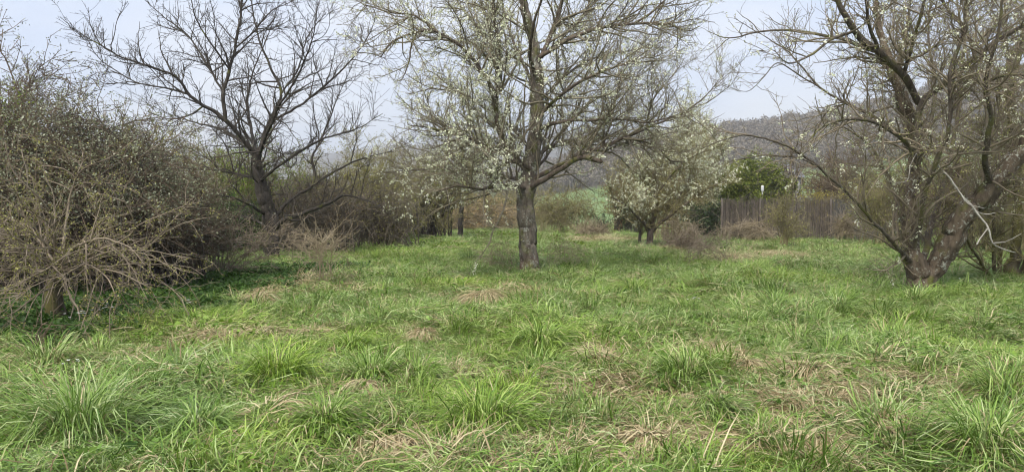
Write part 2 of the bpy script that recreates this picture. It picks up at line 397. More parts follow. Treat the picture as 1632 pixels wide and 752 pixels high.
# ------------------------------------------------------------------ grass clumps scattered over the lawn (one object of kind stuff)
def blades(g, r, n, rad, hmin, hmax, lean, droop, width, seg=3, dense=1.6, az=None, azs=.5, flat=0):
    """a clump of bent blades -> extra attributes along the blade"""
    ph = r.uniform(0, 2 * math.pi, n); q = rad * r.uniform(0, 1, n) ** (1 / dense)
    p = np.stack([q * np.cos(ph), q * np.sin(ph), np.full(n, -.02)], 1)
    lph = ph + r.normal(0, .7, n) if az is None else az + r.normal(0, azs, n)
    out = np.stack([np.cos(lph), np.sin(lph), np.zeros(n)], 1)
    ln = lean * r.uniform(.25, 1.25, n) * (0.35 + .65 * q / max(rad, 1e-4))
    L = r.uniform(hmin, hmax, n); w = width * r.uniform(.6, 1.3, n)
    side = np.stack([-np.sin(lph), np.cos(lph), r.normal(0, .35, n)], 1); side = nrm(side)
    P = [p]; th = ln.copy()
    for k in range(seg):
        d = out * np.sin(th)[:, None] + np.array([0, 0, 1.0]) * np.cos(th)[:, None]
        P.append(P[-1] + d * (L / seg)[:, None]); th = th + droop * r.uniform(.5, 1.4, n) * (k + 1) / seg
    V = []; al = []
    for k in range(seg):
        ww = (w * (1 - .25 * k / seg) * (0.75 if k == 0 else 1))[:, None] * .5
        V += [P[k] - side * ww, P[k] + side * ww]; al += [k / seg] * 2
    V.append(P[seg]); al.append(1.0); m = 2 * seg + 1
    V = np.stack(V, 1); V[:, :, 2] = np.maximum(V[:, :, 2], .004 + 0 * V[:, :, 2]) if not flat else np.maximum(V[:, :, 2], .01)
    b = (np.arange(n) * m)[:, None]
    Q = np.concatenate([np.stack([b + 2 * k, b + 2 * k + 1, b + 2 * k + 3, b + 2 * k + 2], -1).reshape(-1, 4) for k in range(seg - 1)])
    T = np.stack([b + 2 * seg - 2, b + 2 * seg - 1, b + 2 * seg], -1).reshape(-1, 3)
    return V.reshape(-1, 3), Q, T, np.repeat(r.uniform(0, 1, n), m), np.tile(al, n), np.repeat(r.uniform(0, 1, n), m)

def mat(r, n, w, h, width=.0068, seg=4, az=None, azs=.6, lift=.0):
    """a combed mat: blades rooted on a low mound lie down its slope and hang over its edge"""
    ph = r.uniform(0, 2 * math.pi, n); q = .40 * w * r.uniform(0, 1, n) ** .6
    dome = lambda x, y: h * np.clip(1 - (x * x + y * y) / (.30 * w * w), 0, 1)
    p = np.stack([q * np.cos(ph), q * np.sin(ph)], 1); lph = ph + r.normal(0, .55, n) if az is None else az + r.normal(0, azs, n)
    L = r.uniform(.3, .72, n) * w; up = r.uniform(0, 1, n) ** 1.5 * (.06 + lift); wd = width * r.uniform(.6, 1.35, n)
    turn = r.normal(0, .35, n); P = [np.concatenate([p, dome(*p.T)[:, None] + .005], 1)]
    for k in range(seg):
        a_ = lph + turn * (k / seg); p = p + np.stack([np.cos(a_), np.sin(a_)], 1) * (L / seg * .9)[:, None]; arc = math.sin(math.pi * min(1, (k + 1) / seg)) 
        P.append(np.concatenate([p, (dome(*p.T) + up * arc * L + r.uniform(.004, .02, n))[:, None]], 1))
    side = nrm(np.stack([-np.sin(lph), np.cos(lph), r.normal(0, .5, n)], 1)); V = []; al = []
    for k in range(seg):
        ww = (wd * (1 - .25 * k / seg))[:, None] * .5; V += [P[k] - side * ww, P[k] + side * ww]; al += [k / seg] * 2
    V.append(P[seg]); al.append(1.0); m = 2 * seg + 1; V = np.stack(V, 1); b = (np.arange(n) * m)[:, None]
    Q = np.concatenate([np.stack([b + 2 * k, b + 2 * k + 1, b + 2 * k + 3, b + 2 * k + 2], -1).reshape(-1, 4) for k in range(seg - 1)])
    T = np.stack([b + 2 * seg - 2, b + 2 * seg - 1, b + 2 * seg], -1).reshape(-1, 3)
    return V.reshape(-1, 3), Q, T, np.repeat(r.uniform(0, 1, n), m), np.tile(al, n), np.repeat(r.uniform(0, 1, n), m)
def both(a, b):
    n = len(a[0]); return (np.concatenate([a[0], b[0]]), np.concatenate([a[1], b[1] + n]), np.concatenate([a[2], b[2] + n])) + tuple(np.concatenate([a[i], b[i]]) for i in (3, 4, 5))

def scatter(name, variants, pts, mat, label=None, cat=None):
    """variants: list of (V,Q,T,tone,along,bladedead); pts: dict co, rot, scale, pick, dead, lush"""
    V = []; Q = []; T = []; at_ = {k: [] for k in ('tone', 'along', 'bladedead', 'variant')}; n = 0
    for i, (v, q, t, a, b, c) in enumerate(variants):
        V.append(v); 
        if q is not None and len(q): Q.append(q + n)
        if t is not None and len(t): T.append(t + n)
        n += len(v)
        at_['tone'].append(a); at_['along'].append(b); at_['bladedead'].append(c); at_['variant'].append(np.full(len(v), i))
    m = len(pts['co']); V.append(pts['co']); nv = n
    z = np.zeros(m)
    A = {k: ('FLOAT', np.concatenate(at_[k] + [z])) for k in ('tone', 'along', 'bladedead')}
    A['variant'] = ('INT', np.concatenate(at_['variant'] + [z - 1]).astype(np.int32))
    zz = np.zeros(nv)
    A['pick'] = ('INT', np.concatenate([zz - 1, pts['pick']]).astype(np.int32))
    for k in ('dead', 'lush'): A[k] = ('FLOAT', np.concatenate([zz, pts[k]]))
    for k in ('rot', 'scl'): A[k] = ('FLOAT_VECTOR', np.concatenate([np.zeros((nv, 3)), pts[k]]))
    me = mesh_np(name, np.concatenate(V), np.concatenate(Q) if Q else None, np.concatenate(T) if T else None, A, True)
    me.materials.append(mat)
    o = bpy.data.objects.new(name, me); COL.objects.link(o); o['kind'] = 'stuff'
    if label: tag(o, label, cat)
    ng = bpy.data.node_groups.new(name + '_scatter', 'GeometryNodeTree')
    ng.interface.new_socket('Geometry', in_out='INPUT', socket_type='NodeSocketGeometry')
    ng.interface.new_socket('Geometry', in_out='OUTPUT', socket_type='NodeSocketGeometry')
    gi = ng.nodes.new('NodeGroupInput'); go = ng.nodes.new('NodeGroupOutput'); jn = ng.nodes.new('GeometryNodeJoinGeometry')
    def na(nm, typ):
        x = ng.nodes.new('GeometryNodeInputNamedAttribute'); x.data_type = typ; x.inputs['Name'].default_value = nm; return x.outputs[0]
    pick, var, rot, scl = na('pick', 'INT'), na('variant', 'INT'), na('rot', 'FLOAT_VECTOR'), na('scl', 'FLOAT_VECTOR')
    er = ng.nodes.new('FunctionNodeEulerToRotation'); ng.links.new(rot, er.inputs[0])
    def eq(s, i):
        c = ng.nodes.new('FunctionNodeCompare'); c.data_type = 'INT'; c.operation = 'EQUAL'
        ins = [x for x in c.inputs if x.type == 'INT']; ng.links.new(s, ins[0]); ins[1].default_value = i; return c.outputs[0]
    for i in range(len(variants)):
        sp = ng.nodes.new('GeometryNodeSeparateGeometry'); sp.domain = 'POINT'; ng.links.new(gi.outputs[0], sp.inputs[0]); ng.links.new(eq(var, i), sp.inputs['Selection'])
        pp = ng.nodes.new('GeometryNodeSeparateGeometry'); pp.domain = 'POINT'; ng.links.new(gi.outputs[0], pp.inputs[0]); ng.links.new(eq(pick, i), pp.inputs['Selection'])
        ip = ng.nodes.new('GeometryNodeInstanceOnPoints')
        ng.links.new(pp.outputs[0], ip.inputs['Points']); ng.links.new(sp.outputs[0], ip.inputs['Instance'])
        ng.links.new(er.outputs[0], ip.inputs['Rotation']); ng.links.new(scl, ip.inputs['Scale'])
        ng.links.new(ip.outputs[0], jn.inputs[0])
    ng.links.new(jn.outputs[0], go.inputs[0])
    md = o.modifiers.new('scatter', 'NODES'); md.node_group = ng
    return o

# straw patches and bright tufts as they lie in the meadow: (px, py, half-width px)
DEAD = [(770, 478, 48), (675, 528, 28), (960, 572, 42), (575, 625, 38), (1190, 590, 60), (1290, 600, 60), (1310, 700, 55), (1420, 668, 50),
        (1030, 690, 62), (930, 640, 46), (890, 715, 36), (690, 742, 50), (630, 712, 48), (415, 472, 42), (1245, 408, 48), (470, 455, 60), (550, 738, 36),
        (1100, 400, 60), (960, 385, 60), (1180, 415, 70), (1230, 650, 70), (430, 540, 40), (250, 570, 40), (80, 590, 55), (850, 470, 30), (1340, 640, 70),
        (1560, 690, 40), (1150, 700, 60), (330, 545, 40), (1060, 640, 40), (1130, 565, 55), (1380, 610, 60), (1480, 625, 45), (760, 600, 40), (985, 620, 50), (800, 735, 50), (1000, 745, 50), (560, 470, 40), (500, 530, 40)]
LUSH = [(445, 600, 75), (130, 690, 60), (770, 640, 110), (1060, 420, 90), (660, 410, 130), (1300, 450, 110), (860, 545, 120), (560, 540, 90), (1570, 720, 60),
        (1180, 735, 80), (400, 720, 120), (1560, 560, 90), (720, 460, 60), (1100, 590, 60), (950, 420, 90), (560, 410, 60), (310, 520, 110), (380, 560, 70)]
def field(lst, x, y):
    s = np.zeros(len(x))
    for px, py, w in lst:
        c = gp(px, py); sx = w * c[1] / FPX; sy = sx * 1.3
        s = np.maximum(s, np.exp(-((x - c[0]) / sx) ** 2 - ((y - c[1]) / sy) ** 2))
    return s
def vnoise(x, y, f, s=0):
    return .5 + .25 * (np.sin(x * f + s + 1.3 * np.sin(y * f * .8 + s)) + np.sin(y * f * 1.13 + 2 * s + 1.1 * np.sin(x * f * .7)))

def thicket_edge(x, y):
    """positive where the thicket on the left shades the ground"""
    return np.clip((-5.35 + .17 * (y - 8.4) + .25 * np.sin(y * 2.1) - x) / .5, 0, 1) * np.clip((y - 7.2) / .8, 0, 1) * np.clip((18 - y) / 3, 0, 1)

def leaf_clump(seed, n, rad, hmax, size):
    r = rng(seed); g = Geo(); ph = r.uniform(0, 6.28, n); q = rad * np.sqrt(r.uniform(0, 1, n)); z = r.uniform(.02, hmax, n) * (1 - .4 * q / rad)
    leaf_quads(np.stack([q * np.cos(ph), q * np.sin(ph), z], 1), size, r, g, flat=.8, asp=.8, tone=r.uniform(0, .62, n)); V, Q, T, A = g.arrays()
    return V, Q, T, A, np.full(len(V), .6), np.ones(len(V))
def build_grass():
    r = rng(11); VR = []
    for i in range(4): VR.append(blades(None, rng(20 + i), 170, .16, .24, .52, 1.15, 1.05, .0078))             # 0-3 arching tussocks
    for i in range(4): VR.append(both(blades(None, rng(30 + i), 46, .26, .10, .28, 1.5, .85, .0068, dense=2), mat(rng(35 + i), 42, .5, .05, .0062, az=0, azs=.9, lift=.30)))          # 4-7 loose turf
    for i in range(3): VR.append(mat(rng(40 + i), 90, .46, .08, .0062, lift=.14))       # 8-10 fallen thatch
    for i in range(2): VR.append(blades(None, rng(50 + i), 60, .22, .05, .13, .9, .4, .007, dense=2))           # 11-12 short turf
    for i in range(2): VR.append(blades(None, rng(60 + i), 46, .12, .30, .55, 1.0, .95, .0095))                  # 13-14 broad long blades
    for i in range(2): VR.append(leaf_clump(70 + i, 34, .20, .13, .05))                                             # 15-16 broad-leaved weeds
    for i in range(3): VR.append(blades(None, rng(80 + i), 150, .20, .22, .50, 1.1, .9, .0074, az=0, azs=.75))       # 17-19 tussocks combed to one side
    co = []; 
    for y0, y1, dens in ((2.2, 7, 64), (7, 13, 46), (13, 24, 26), (24, 40, 13), (40, 62, 7)):
        half = lambda y: .80 * y + 1.2
        n = int(dens * (y1 - y0) * 2 * half(y1)); y = r.uniform(y0, y1, n); x = r.uniform(-half(y1), half(y1), n)
        k = np.abs(x) < half(y); co.append(np.stack([x[k], y[k]], 1))
    co = np.concatenate(co); x, y = co.T; n = len(x)
    dead = field(DEAD, x, y); lush = field(LUSH, x, y)
    nz = vnoise(x, y, 1.7, .7); nz2 = vnoise(x, y, 3.9, 2.1)
    deadf = np.clip(.07 + .20 * nz * nz2 + .85 * dead + r.normal(0, .05, n), 0.02, .93)
    deadf = np.where(y > 22, np.clip(deadf + .04, 0, .9), deadf)
    lushf = np.clip(.25 * nz2 + .75 * lush + r.normal(0, .1, n), 0, 1)
    u = r.uniform(0, 1, n)
    pick = np.where(u < .74 - .35 * dead, r.integers(4, 8, n), np.where(r.uniform(0, 1, n) < .45 + .5 * dead, r.integers(8, 11, n), r.integers(11, 13, n)))
    pick = np.where(r.uniform(0, 1, n) < .05 + .10 * (vnoise(x, y, 1.1, 5) > .6), r.integers(15, 17, n), pick)
    sc = r.uniform(.75, 1.2, n) * np.where(y > 24, 1.35, np.where(y > 13, 1.15, 1.0)) * (.7 + .6 * nz)
    # tussocks stand apart in the turf, a little over one to the square metre
    xt = []
    for y0, y1, dens in ((2.4, 13, 2.7), (13, 26, 2.0), (26, 50, 1.0)):
        h1 = .8 * y1 + 1.2; m = int(dens * (y1 - y0) * 2 * h1); yy = r.uniform(y0, y1, m); xx = r.uniform(-h1, h1, m); k = (np.abs(xx) < .8 * yy + 1.2) & (vnoise(xx, yy, .9, 4) + r.uniform(-.35, .35, m) > .33)
        xt.append(np.stack([xx[k], yy[k]], 1))
    xt = np.concatenate(xt); m = len(xt); dt = field(DEAD, *xt.T); lt = field(LUSH, *xt.T)
    straw = r.uniform(0, 1, m) < .15 + .75 * dt
    ptk = np.where(straw, r.integers(8, 11, m), np.where(r.uniform(0, 1, m) < .15, r.integers(13, 15, m), np.where(r.uniform(0, 1, m) < .45, r.integers(17, 20, m), r.integers(0, 4, m))))
    sct = r.uniform(.45, 1.2, m) * np.where(straw, 1.25, 1) * np.where(xt[:, 1] > 20, .9, 1)
    dft = np.where(straw, r.uniform(.6, .95, m), np.clip(r.normal(.08, .06, m) + .2 * dt, .01, .5)); lft = np.clip(r.uniform(0, .55, m) + .6 * lt, 0, 1)
    x = np.concatenate([x, xt[:, 0]]); y = np.concatenate([y, xt[:, 1]]); n = len(x); pick = np.concatenate([pick, ptk]); sc = np.concatenate([sc, sct]); deadf = np.concatenate([deadf, dft]); lushf = np.concatenate([lushf, lft])
    core = field([(a_[0], a_[1] - 6, a_[2] * .55) for a_ in DEAD[:17]], x, y); green = ~((pick >= 8) & (pick <= 10))
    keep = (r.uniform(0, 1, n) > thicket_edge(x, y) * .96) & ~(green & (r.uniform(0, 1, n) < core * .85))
    rot = np.stack([r.normal(0, .2, n), r.normal(0, .2, n), r.uniform(0, 6.283, n)], 1)
    pts = dict(co=np.stack([x, y, gz(x, y) - .01], 1)[keep], rot=rot[keep], scl=np.stack([sc * r.uniform(.75, 1.3, n), sc * r.uniform(.75, 1.3, n), sc * r.uniform(.7, 1.15, n)], 1)[keep], pick=pick[keep], dead=deadf[keep], lush=lushf[keep])
    o = scatter('grass', VR, pts, M['grass'], 'rough tussocky meadow grass with green and straw blades', 'grass')
    return len(pts['co'])
print('grass clumps', build_grass())

# ------------------------------------------------------------------ single tussocks one can pick out
def tussock(px, py, wpx, seed, label, green=True, dead=.1, lush=.3, h=1.0, az=None, n=None, lean=.9, droop=.95, name=None):
    p = gp(px, py); w = wpx * p[1] / FPX; r = rng(seed); n = int((n or (300 if p[1] < 9 else 200)) * 1.35)
    if green: v = both(mat(r, int(n * .55), w * .8, w * .20 * h, .0076, az=az, lift=.40), blades(None, r, int(n * .85), w * .22, w * .40 * h, w * .80 * h, lean, droop, .0078, seg=4, az=az))
    else: v = mat(r, int(n * 1.25), w * .95, w * .24 * h, .0078, az=az, azs=.4, lift=.14)
    V, Q, T, tone, al, bd = v
    V = V.copy(); V[:, 2] += 0.0
    nn = len(V)
    me = mesh_np('tussock', V, Q, T, {'tone': ('FLOAT', tone), 'along': ('FLOAT', al), 'bladedead': ('FLOAT', bd), 'dead': ('FLOAT', np.full(nn, dead)), 'lush': ('FLOAT', np.full(nn, lush))}, True)
    me.materials.append(M['tuft']); o = bpy.data.objects.new(name or ('grass_tussock' if green else 'straw_tussock'), me); COL.objects.link(o)
    o.location = (p[0], p[1], p[2]); 
    return tag(o, label, 'tussock', 'green grass tussocks in the meadow' if green else 'dead straw tussocks in the meadow')

G = [(130, 705, 250, 'huge blue-green grass tussock with long arching blades near the lower left corner', dict(n=420, dead=.06, lush=.15)),
     (445, 612, 135, 'bright yellow-green grass tussock standing upright left of the pale one', dict(dead=.03, lush=1, h=1.1)),
     (592, 612, 130, 'pale green dome-shaped grass tussock over a brown straw skirt', dict(dead=.05, lush=.3)),
     (312, 700, 125, 'dark green grass tussock right of the huge blue-green one', dict(dead=.05, lush=.1)),
     (75, 600, 130, 'grass tussock with dry stalks in it close to the leafy patch', dict(dead=.25, lush=.2)),
     (770, 690, 190, 'broad fresh green tussock in the middle of the lower meadow', dict(n=380, dead=.06, lush=.6)),
     (665, 610, 100, 'low green tussock between the pale dome and the broad fresh one', dict(dead=.05, lush=.5)),
     (747, 420, 44, 'small dark green tuft left of the blossoming tree trunk', dict(dead=.02, lush=.1, h=1.2, lean=.5)),
     (1098, 612, 140, 'deep green grass tussock right of the slanting straw clump', dict(dead=.04, lush=.2, h=1.05)),
     (1135, 665, 120, 'blue-grey grass tussock whose long blades fall to one side', dict(dead=.12, lush=0, az=-.9)),
     (1572, 725, 220, 'big coarse tussock with broad pale blades in the lower right corner', dict(n=360, dead=.12, lush=.25)),
     (1338, 500, 80, 'dark green tussock below and left of the leaning tree', dict(dead=.05, lush=.1)),
     (1190, 522, 70, 'compact green tuft in the meadow above the wide straw patch', dict(dead=.05, lush=.3)),
     (860, 560, 110, 'green tussock straight below the blossoming trunk', dict(dead=.06, lush=.5)),
     (560, 560, 90, 'fresh green tussock uphill of the pale dome tussock', dict(dead=.05, lush=.6)),
     (1600, 640, 150, 'arching green tussock at the right edge under the far shrub', dict(dead=.1, lush=.3)),
     (1010, 470, 70, 'green tuft in the meadow between the two blossoming trees', dict(dead=.05, lush=.6)),
     (520, 690, 120, 'mid green tussock beside the bottom straw clump', dict(dead=.1, lush=.4))]
for i, (px, py, w, lb, kw) in enumerate(G): tussock(px, py, w, 100 + i, lb, True, **kw)
D = [(770, 488, 95, 'tan dead grass mound below the blossoming tree trunk', dict(h=.9)),
     (675, 538, 55, 'small bleached straw tuft left of the tan mound', dict()),
     (962, 588, 88, 'slanting bundle of bleached straw combed towards the lower right', dict(az=-.75, n=260)),
     (578, 634, 75, 'rusty brown straw skirt under the pale dome tussock', dict()),
     (1190, 600, 100, 'grey-brown matted straw at the left of the wide dead patch', dict()),
     (1290, 612, 120, 'brown matted straw mound in the wide dead patch', dict(n=280)),
     (1308, 722, 110, 'bleached straw tussock hanging down at the lower right', dict(az=-1.6)),
     (1422, 690, 105, 'pale straw tussock left of the big coarse green one', dict(az=-1.5)),
     (1030, 712, 130, 'wide straw tussock at the bottom right of the fresh green one', dict(n=260)),
     (930, 655, 90, 'arching dead tussock below the slanting bundle', dict()),
     (892, 728, 72, 'small brown straw nest near the bottom edge', dict()),
     (690, 750, 95, 'reddish brown dead grass at the very bottom edge', dict()),
     (632, 725, 95, 'thin straw tussock near the bottom left of the fresh green one', dict(az=-1.7)),
     (415, 482, 75, 'straw tuft with dry stems in front of the bare tree', dict(h=1.1)),
     (1248, 414, 80, 'rosy dry grass clump around the sapling before the fence', dict(h=.6))]
for i, (px, py, w, lb, kw) in enumerate(D): tussock(px, py, w, 200 + i, lb, False, dead=.9, lush=0, **kw)

# ------------------------------------------------------------------ trees
def limbs_from(spec, Y0, r, base_z=None):
    out = []
    for pts in spec:
        Wp = np.array([at(p[0], p[1], Y0 + p[2]) for p in pts]); k = Y0 / FPX; R = np.array([p[3] for p in pts]) * k
        out.append((Wp, R))
    return out

def seg_table(P, R):
    K = len(P); return dict(A=P[:-1], B=P[1:], r=R[:-1], t=np.arange(K - 1) / max(1, K - 1))

def tree(name, label, cat, base, Y0, trunk, limbs, seed, bark_t, bark_l, twig, cfg, blossom=None, bud=None, extra=None, pale=None, group=None):
    """trunk and limbs: lists of (px, py, dY, radius px); three orders of shoots are grown on them"""
    r = rng(seed); root = thing(name, label, cat, base, group); base = np.asarray(base, float)
    tl = limbs_from(trunk, Y0, r); ll = limbs_from(limbs, Y0, r); tabs = []
    for i, (Wp, R) in enumerate(tl):
        if i == 0: Wp = Wp.copy(); Wp[0] = (Wp[0][0], Wp[0][1], base[2] - .12)
        P, R2 = smooth_path(Wp, R, .06, r); g = Geo(); limb_tube(P, R2, 26, g, r, flare=.30 if i == 0 else 0, lump=.085, ridge=.07)
        g.build('trunk', bark_t, root, origin=base); s = seg_table(P, R2); s['t'] = s['t'] * .0 + .5; 
        k = P[:-1, 2] > base[2] + cfg.get('clear', 1.0); tabs.append({q: v[k] for q, v in s.items()})
    for Wp, R in ll:
        R = R * cfg.get('thin', .78)
        P, R2 = smooth_path(Wp, R, .09, r); g = Geo(); limb_tube(P, R2, 8, g, r, lump=.07)
        g.build('limb', bark_l, root, origin=base); tabs.append(seg_table(P, R2))
    for Wp, R in limbs_from(pale or [], Y0, r):
        R = R * .5
        P, R2 = smooth_path(Wp, R, .06, r); g = Geo(); limb_tube(P, R2, 7, g, r, lump=.12)
        g.build('lichened_branch', M['bark_pale'], root, origin=base)
    g = Geo(); sg = segs_cat(tabs)
    wf = cfg.get('w1')
    n1, l1, n2, l2, n3, l3 = cfg['n1'], cfg['l1'], cfg['n2'], cfg['l2'], cfg['n3'], cfg['l3']
    p, d, rr, t = spawn(sg, n1, r, cfg.get('a1', (30, 75)), .05, 9, cfg.get('up1', .3), wfun=wf)
    L = r.uniform(*l1, n1) * (1.1 - .5 * t); r0 = np.minimum(rr * .7, .010 + .012 * L)
    P1, R1 = grow(p, d, L, r0, np.full(n1, cfg.get('tip', .004)), 7, r, cfg.get('wig', .16), cfg.get('u1', .03), cfg.get('droop', 0))
    tubes(P1, R1, 4, g)
    s1 = segs_of(P1, R1); s01 = segs_cat([s1, {k: v[sg['r'] < cfg.get('fine', .05)] for k, v in sg.items()}])
    p, d, rr, t = spawn(s01, n2, r, (30, 70), .08, 9, cfg.get('up2', .2), wfun=wf)
    L = r.uniform(*l2, n2) * (1.1 - .5 * t); tw = cfg.get('tw', .0042)
    P2, R2 = grow(p, d, L, np.minimum(rr * .75, tw * 1.7), np.full(n2, tw * .75), 3, r, cfg.get('wig2', .2), cfg.get('u2', .05), cfg.get('droop2', 0))
    tubes(P2, R2, 3, g)
    s2 = segs_of(P2, R2); s12 = segs_cat([s1, s2])
    p, d, rr, t = spawn(s12, n3, r, (35, 80), .0, 9, cfg.get('up3', .1), wfun=wf)
    L = r.uniform(*l3, n3)
    P3, R3 = grow(p, d, L, np.full(n3, tw * .9), np.full(n3, tw * .6), 1, r, .2, 0)
    tubes(P3, R3, 3, g)
    g.build('twigs', twig, root, 'stuff', base)
    ends = np.concatenate([P3[:, 1], (P3[:, 0] + P3[:, 1]) / 2, P2[:, 3], P2[:, 2]])
    if bud:
        nb, sz, mat, nm = bud; g = Geo(); i = r.choice(len(ends), nb); leaf_quads(ends[i] + r.normal(0, .012, (nb, 3)), sz, r, g)
        g.build(nm, mat, root, 'stuff', base)
    if blossom:
        nb, sz, wfun, mat, nm = blossom; c2 = P2.mean(1); w = np.ones(len(c2)) if wfun is None else wfun(c2); g = Geo(); per = 9
        w = w * (.25 + r.uniform(0, 1, len(w)) ** 2); k = np.repeat(r.choice(len(c2), nb // per, p=w / w.sum()), per); u = r.uniform(.4, 2.99, len(k)); f = u.astype(int); f2 = (u - f)[:, None]
        blossom_stars(P2[k, f] * (1 - f2) + P2[k, f + 1] * f2 + r.normal(0, .012, (len(k), 3)), sz, r, g); g.build(nm, mat, root, 'stuff', base)
    return root

def px_of(P):
    """bearing column and height row of world points (for uneven flowering of a crown)"""
    s, c = math.sin(PITCH), math.cos(PITCH); y = P[:, 1]; z = P[:, 2] - CAM_H
    dep = y * c - z * s; v = y * s + z * c
    return CX + FPX * P[:, 0] / dep, CY - FPX * v / dep

# the blossoming tree in the middle
cb = gp(846, 437); Yc = cb[1]
trunk_c = [[(847, 442, 0, 13.5), (843, 400, 0, 12.5), (839, 350, 0, 12.5), (838, 310, 0, 12.5), (842, 270, .1, 11.5), (850, 230, .1, 10.5), (856, 190, .1, 10), (854, 130, .1, 9.5), (852, 88, .05, 9), (849, 62, 0, 7), (839, 25, -.2, 6), (828, -20, -.3, 5), (816, -80, -.4, 3)]]
limbs_c = [
    [(862, 92, 0, 7), (878, 55, .2, 6), (894, 10, .3, 5), (908, -50, .5, 3.5), (915, -110, .6, 2)],
    [(846, 300, -.1, 7), (868, 286, -.4, 7.5), (905, 262, -.8, 7), (932, 250, -1.1, 6.5), (958, 258, -1.3, 5)],
    [(850, 285, 0, 6), (884, 268, .1, 6), (925, 245, .3, 5.5), (959, 235, .4, 5), (994, 220, .6, 4.5), (1029, 205, .8, 3.6), (1088, 180, 1.2, 2.6), (1128, 150, 1.4, 1.6), (1150, 120, 1.5, .8)],
    [(994, 220, .6, 3), (1024, 225, .4, 2.8), (1049, 236, .1, 2.6), (1069, 256, -.1, 2), (1090, 258, -.1, 1)],
    [(852, 250, .1, 5), (874, 236, .5, 4.5), (894, 226, .9, 4), (930, 222, 1.3, 3.5), (962, 219, 1.6, 2.6), (1000, 200, 1.9, 1.5)],
    [(856, 208, 0, 5), (889, 195, -.3, 4.2), (924, 192, -.6, 3.6), (994, 190, -1.0, 3), (1030, 196, -1.2, 2), (1075, 185, -1.4, 1.2)],
    [(856, 95, 0, 6), (880, 78, -.2, 5), (924, 55, -.5, 4.6), (969, 42, -.8, 4), (1014, 38, -1.1, 3.4), (1060, 38, -1.3, 2.6), (1095, 50, -1.5, 1.8), (1115, 42, -1.6, .8)],
    [(1010, 38, -1.1, 3), (1036, 22, -1.1, 2.6), (1060, 0, -1.2, 2), (1090, -30, -1.2, 1)],
    [(845, 270, -.1, 6), (815, 245, -.3, 6), (797, 215, -.5, 6), (790, 180, -.6, 6), (792, 136, -.6, 5.5), (797, 90, -.7, 4.5), (790, 40, -.8, 4), (780, -20, -.9, 3), (770, -90, -1, 1.5)],
    [(792, 150, -.6, 4.5), (765, 110, -.9, 4.2), (735, 75, -1.1, 4), (694, 50, -1.4, 3.5), (664, 52, -1.6, 3), (629, 65, -1.8, 2.5), (606, 92, -1.9, 1.2)],
    [(664, 53, -1.6, 2.5), (656, 75, -1.7, 2.2), (652, 98, -1.7, 1.8), (640, 128, -1.8, .9)],
    [(694, 50, -1.4, 2.6), (660, 25, -1.2, 2.2), (620, 20, -1, 1.8), (575, 5, -.8, 1.2), (545, -15, -.8, .6)],
    [(838, 285, 0, 5.5), (814, 284, .3, 5), (785, 278, .7, 4.4), (759, 272, 1.0, 3.8), (694, 270, 1.6, 3), (650, 272, 2.0, 2.2), (612, 276, 2.2, 1.2)],
    [(838, 300, -.1, 5), (800, 296, -.9, 4.2), (765, 302, -1.6, 3.2), (730, 296, -2.2, 2.2), (700, 305, -2.5, 1)],
    [(848, 240, 0, 5), (812, 200, .8, 4.4), (770, 170, 1.4, 3.8), (735, 150, 1.9, 3), (690, 142, 2.3, 2), (650, 150, 2.5, 1)],
    [(842, 270, 0, 5), (780, 235, -1.2, 4), (735, 215, -2.0, 3.2), (690, 205, -2.5, 2.2), (650, 200, -2.8, 1)],
    [(852, 150, .1, 5), (838, 110, .9, 4.4), (815, 60, 1.7, 3.6), (800, 0, 2.3, 2.8), (790, -70, 2.6, 1.4)],
    [(854, 170, .1, 5), (880, 140, 1.0, 4.4), (915, 110, 1.8, 3.6), (955, 90, 2.3, 2.8), (1010, 80, 2.8, 1.6), (1050, 70, 3, .8)],
    [(855, 190, 0, 5), (885, 160, -1.1, 4.2), (925, 130, -1.9, 3.4), (975, 110, -2.4, 2.4), (1030, 90, -2.7, 1.2)],
    [(852, 120, 0, 5), (845, 85, -1.0, 4.2), (850, 40, -1.8, 3.4), (865, -10, -2.3, 2.4), (875, -70, -2.6, 1.2)],
    [(845, 280, .1, 5), (870, 250, 1.5, 4.2), (905, 200, 2.4, 3.4), (945, 160, 3.0, 2.6), (1000, 140, 3.4, 1.4), (1060, 130, 3.6, .8)],
    [(800, 90, -.7, 3.6), (765, 50, -.3, 3), (735, 10, 0, 2.4), (700, -40, .2, 1.4)],
    [(865, 90, .1, 4), (915, 40, 1.0, 3.2), (950, 0, 1.4, 2.4), (985, -60, 1.8, 1.2)],
    [(959, 235, .4, 3), (975, 190, .6, 2.6), (985, 140, .8, 2), (1000, 95, 1, 1.2)],
    [(1029, 205, .8, 2.6), (1040, 160, .9, 2.2), (1065, 130, 1.2, 1.5), (1090, 95, 1.3, .8)],
]
def bloom_c(P):
    x, y = px_of(P); return .42 + np.exp(-((x - 785) / 95) ** 2 - ((y - 120) / 140) ** 2) * 1.6 + .55 * np.exp(-((x - 790) / 90) ** 2 - ((y - 290) / 60) ** 2) + .3 * np.exp(-((x - 900) / 120) ** 2 - ((y - 130) / 120) ** 2)
def dense_c(A):
    x, y = px_of(A); return (.8 + .4 * np.exp(-((x - 780) / 110) ** 2 - ((y - 190) / 150) ** 2)) * (1 - .72 * np.exp(-((x - 850) / 34) ** 2))
tree('blossoming_tree', 'big white-blossoming fruit tree with one upright trunk in mid meadow', 'tree', cb, Yc, trunk_c, limbs_c, 5, M['bark_plum'], M['bark_plum_up'], M['twig_plum'],
     dict(n1=640, l1=(.8, 2.3), n2=7600, l2=(.25, .85), n3=18000, l3=(.05, .18), up1=.2, up2=.18, u1=.05, tw=.0037, clear=1.45, w1=dense_c, thin=.6),
     blossom=(30000, .032, bloom_c, M['blossom'], 'blossoms'), bud=(14000, .028, M['bud'], 'buds'))

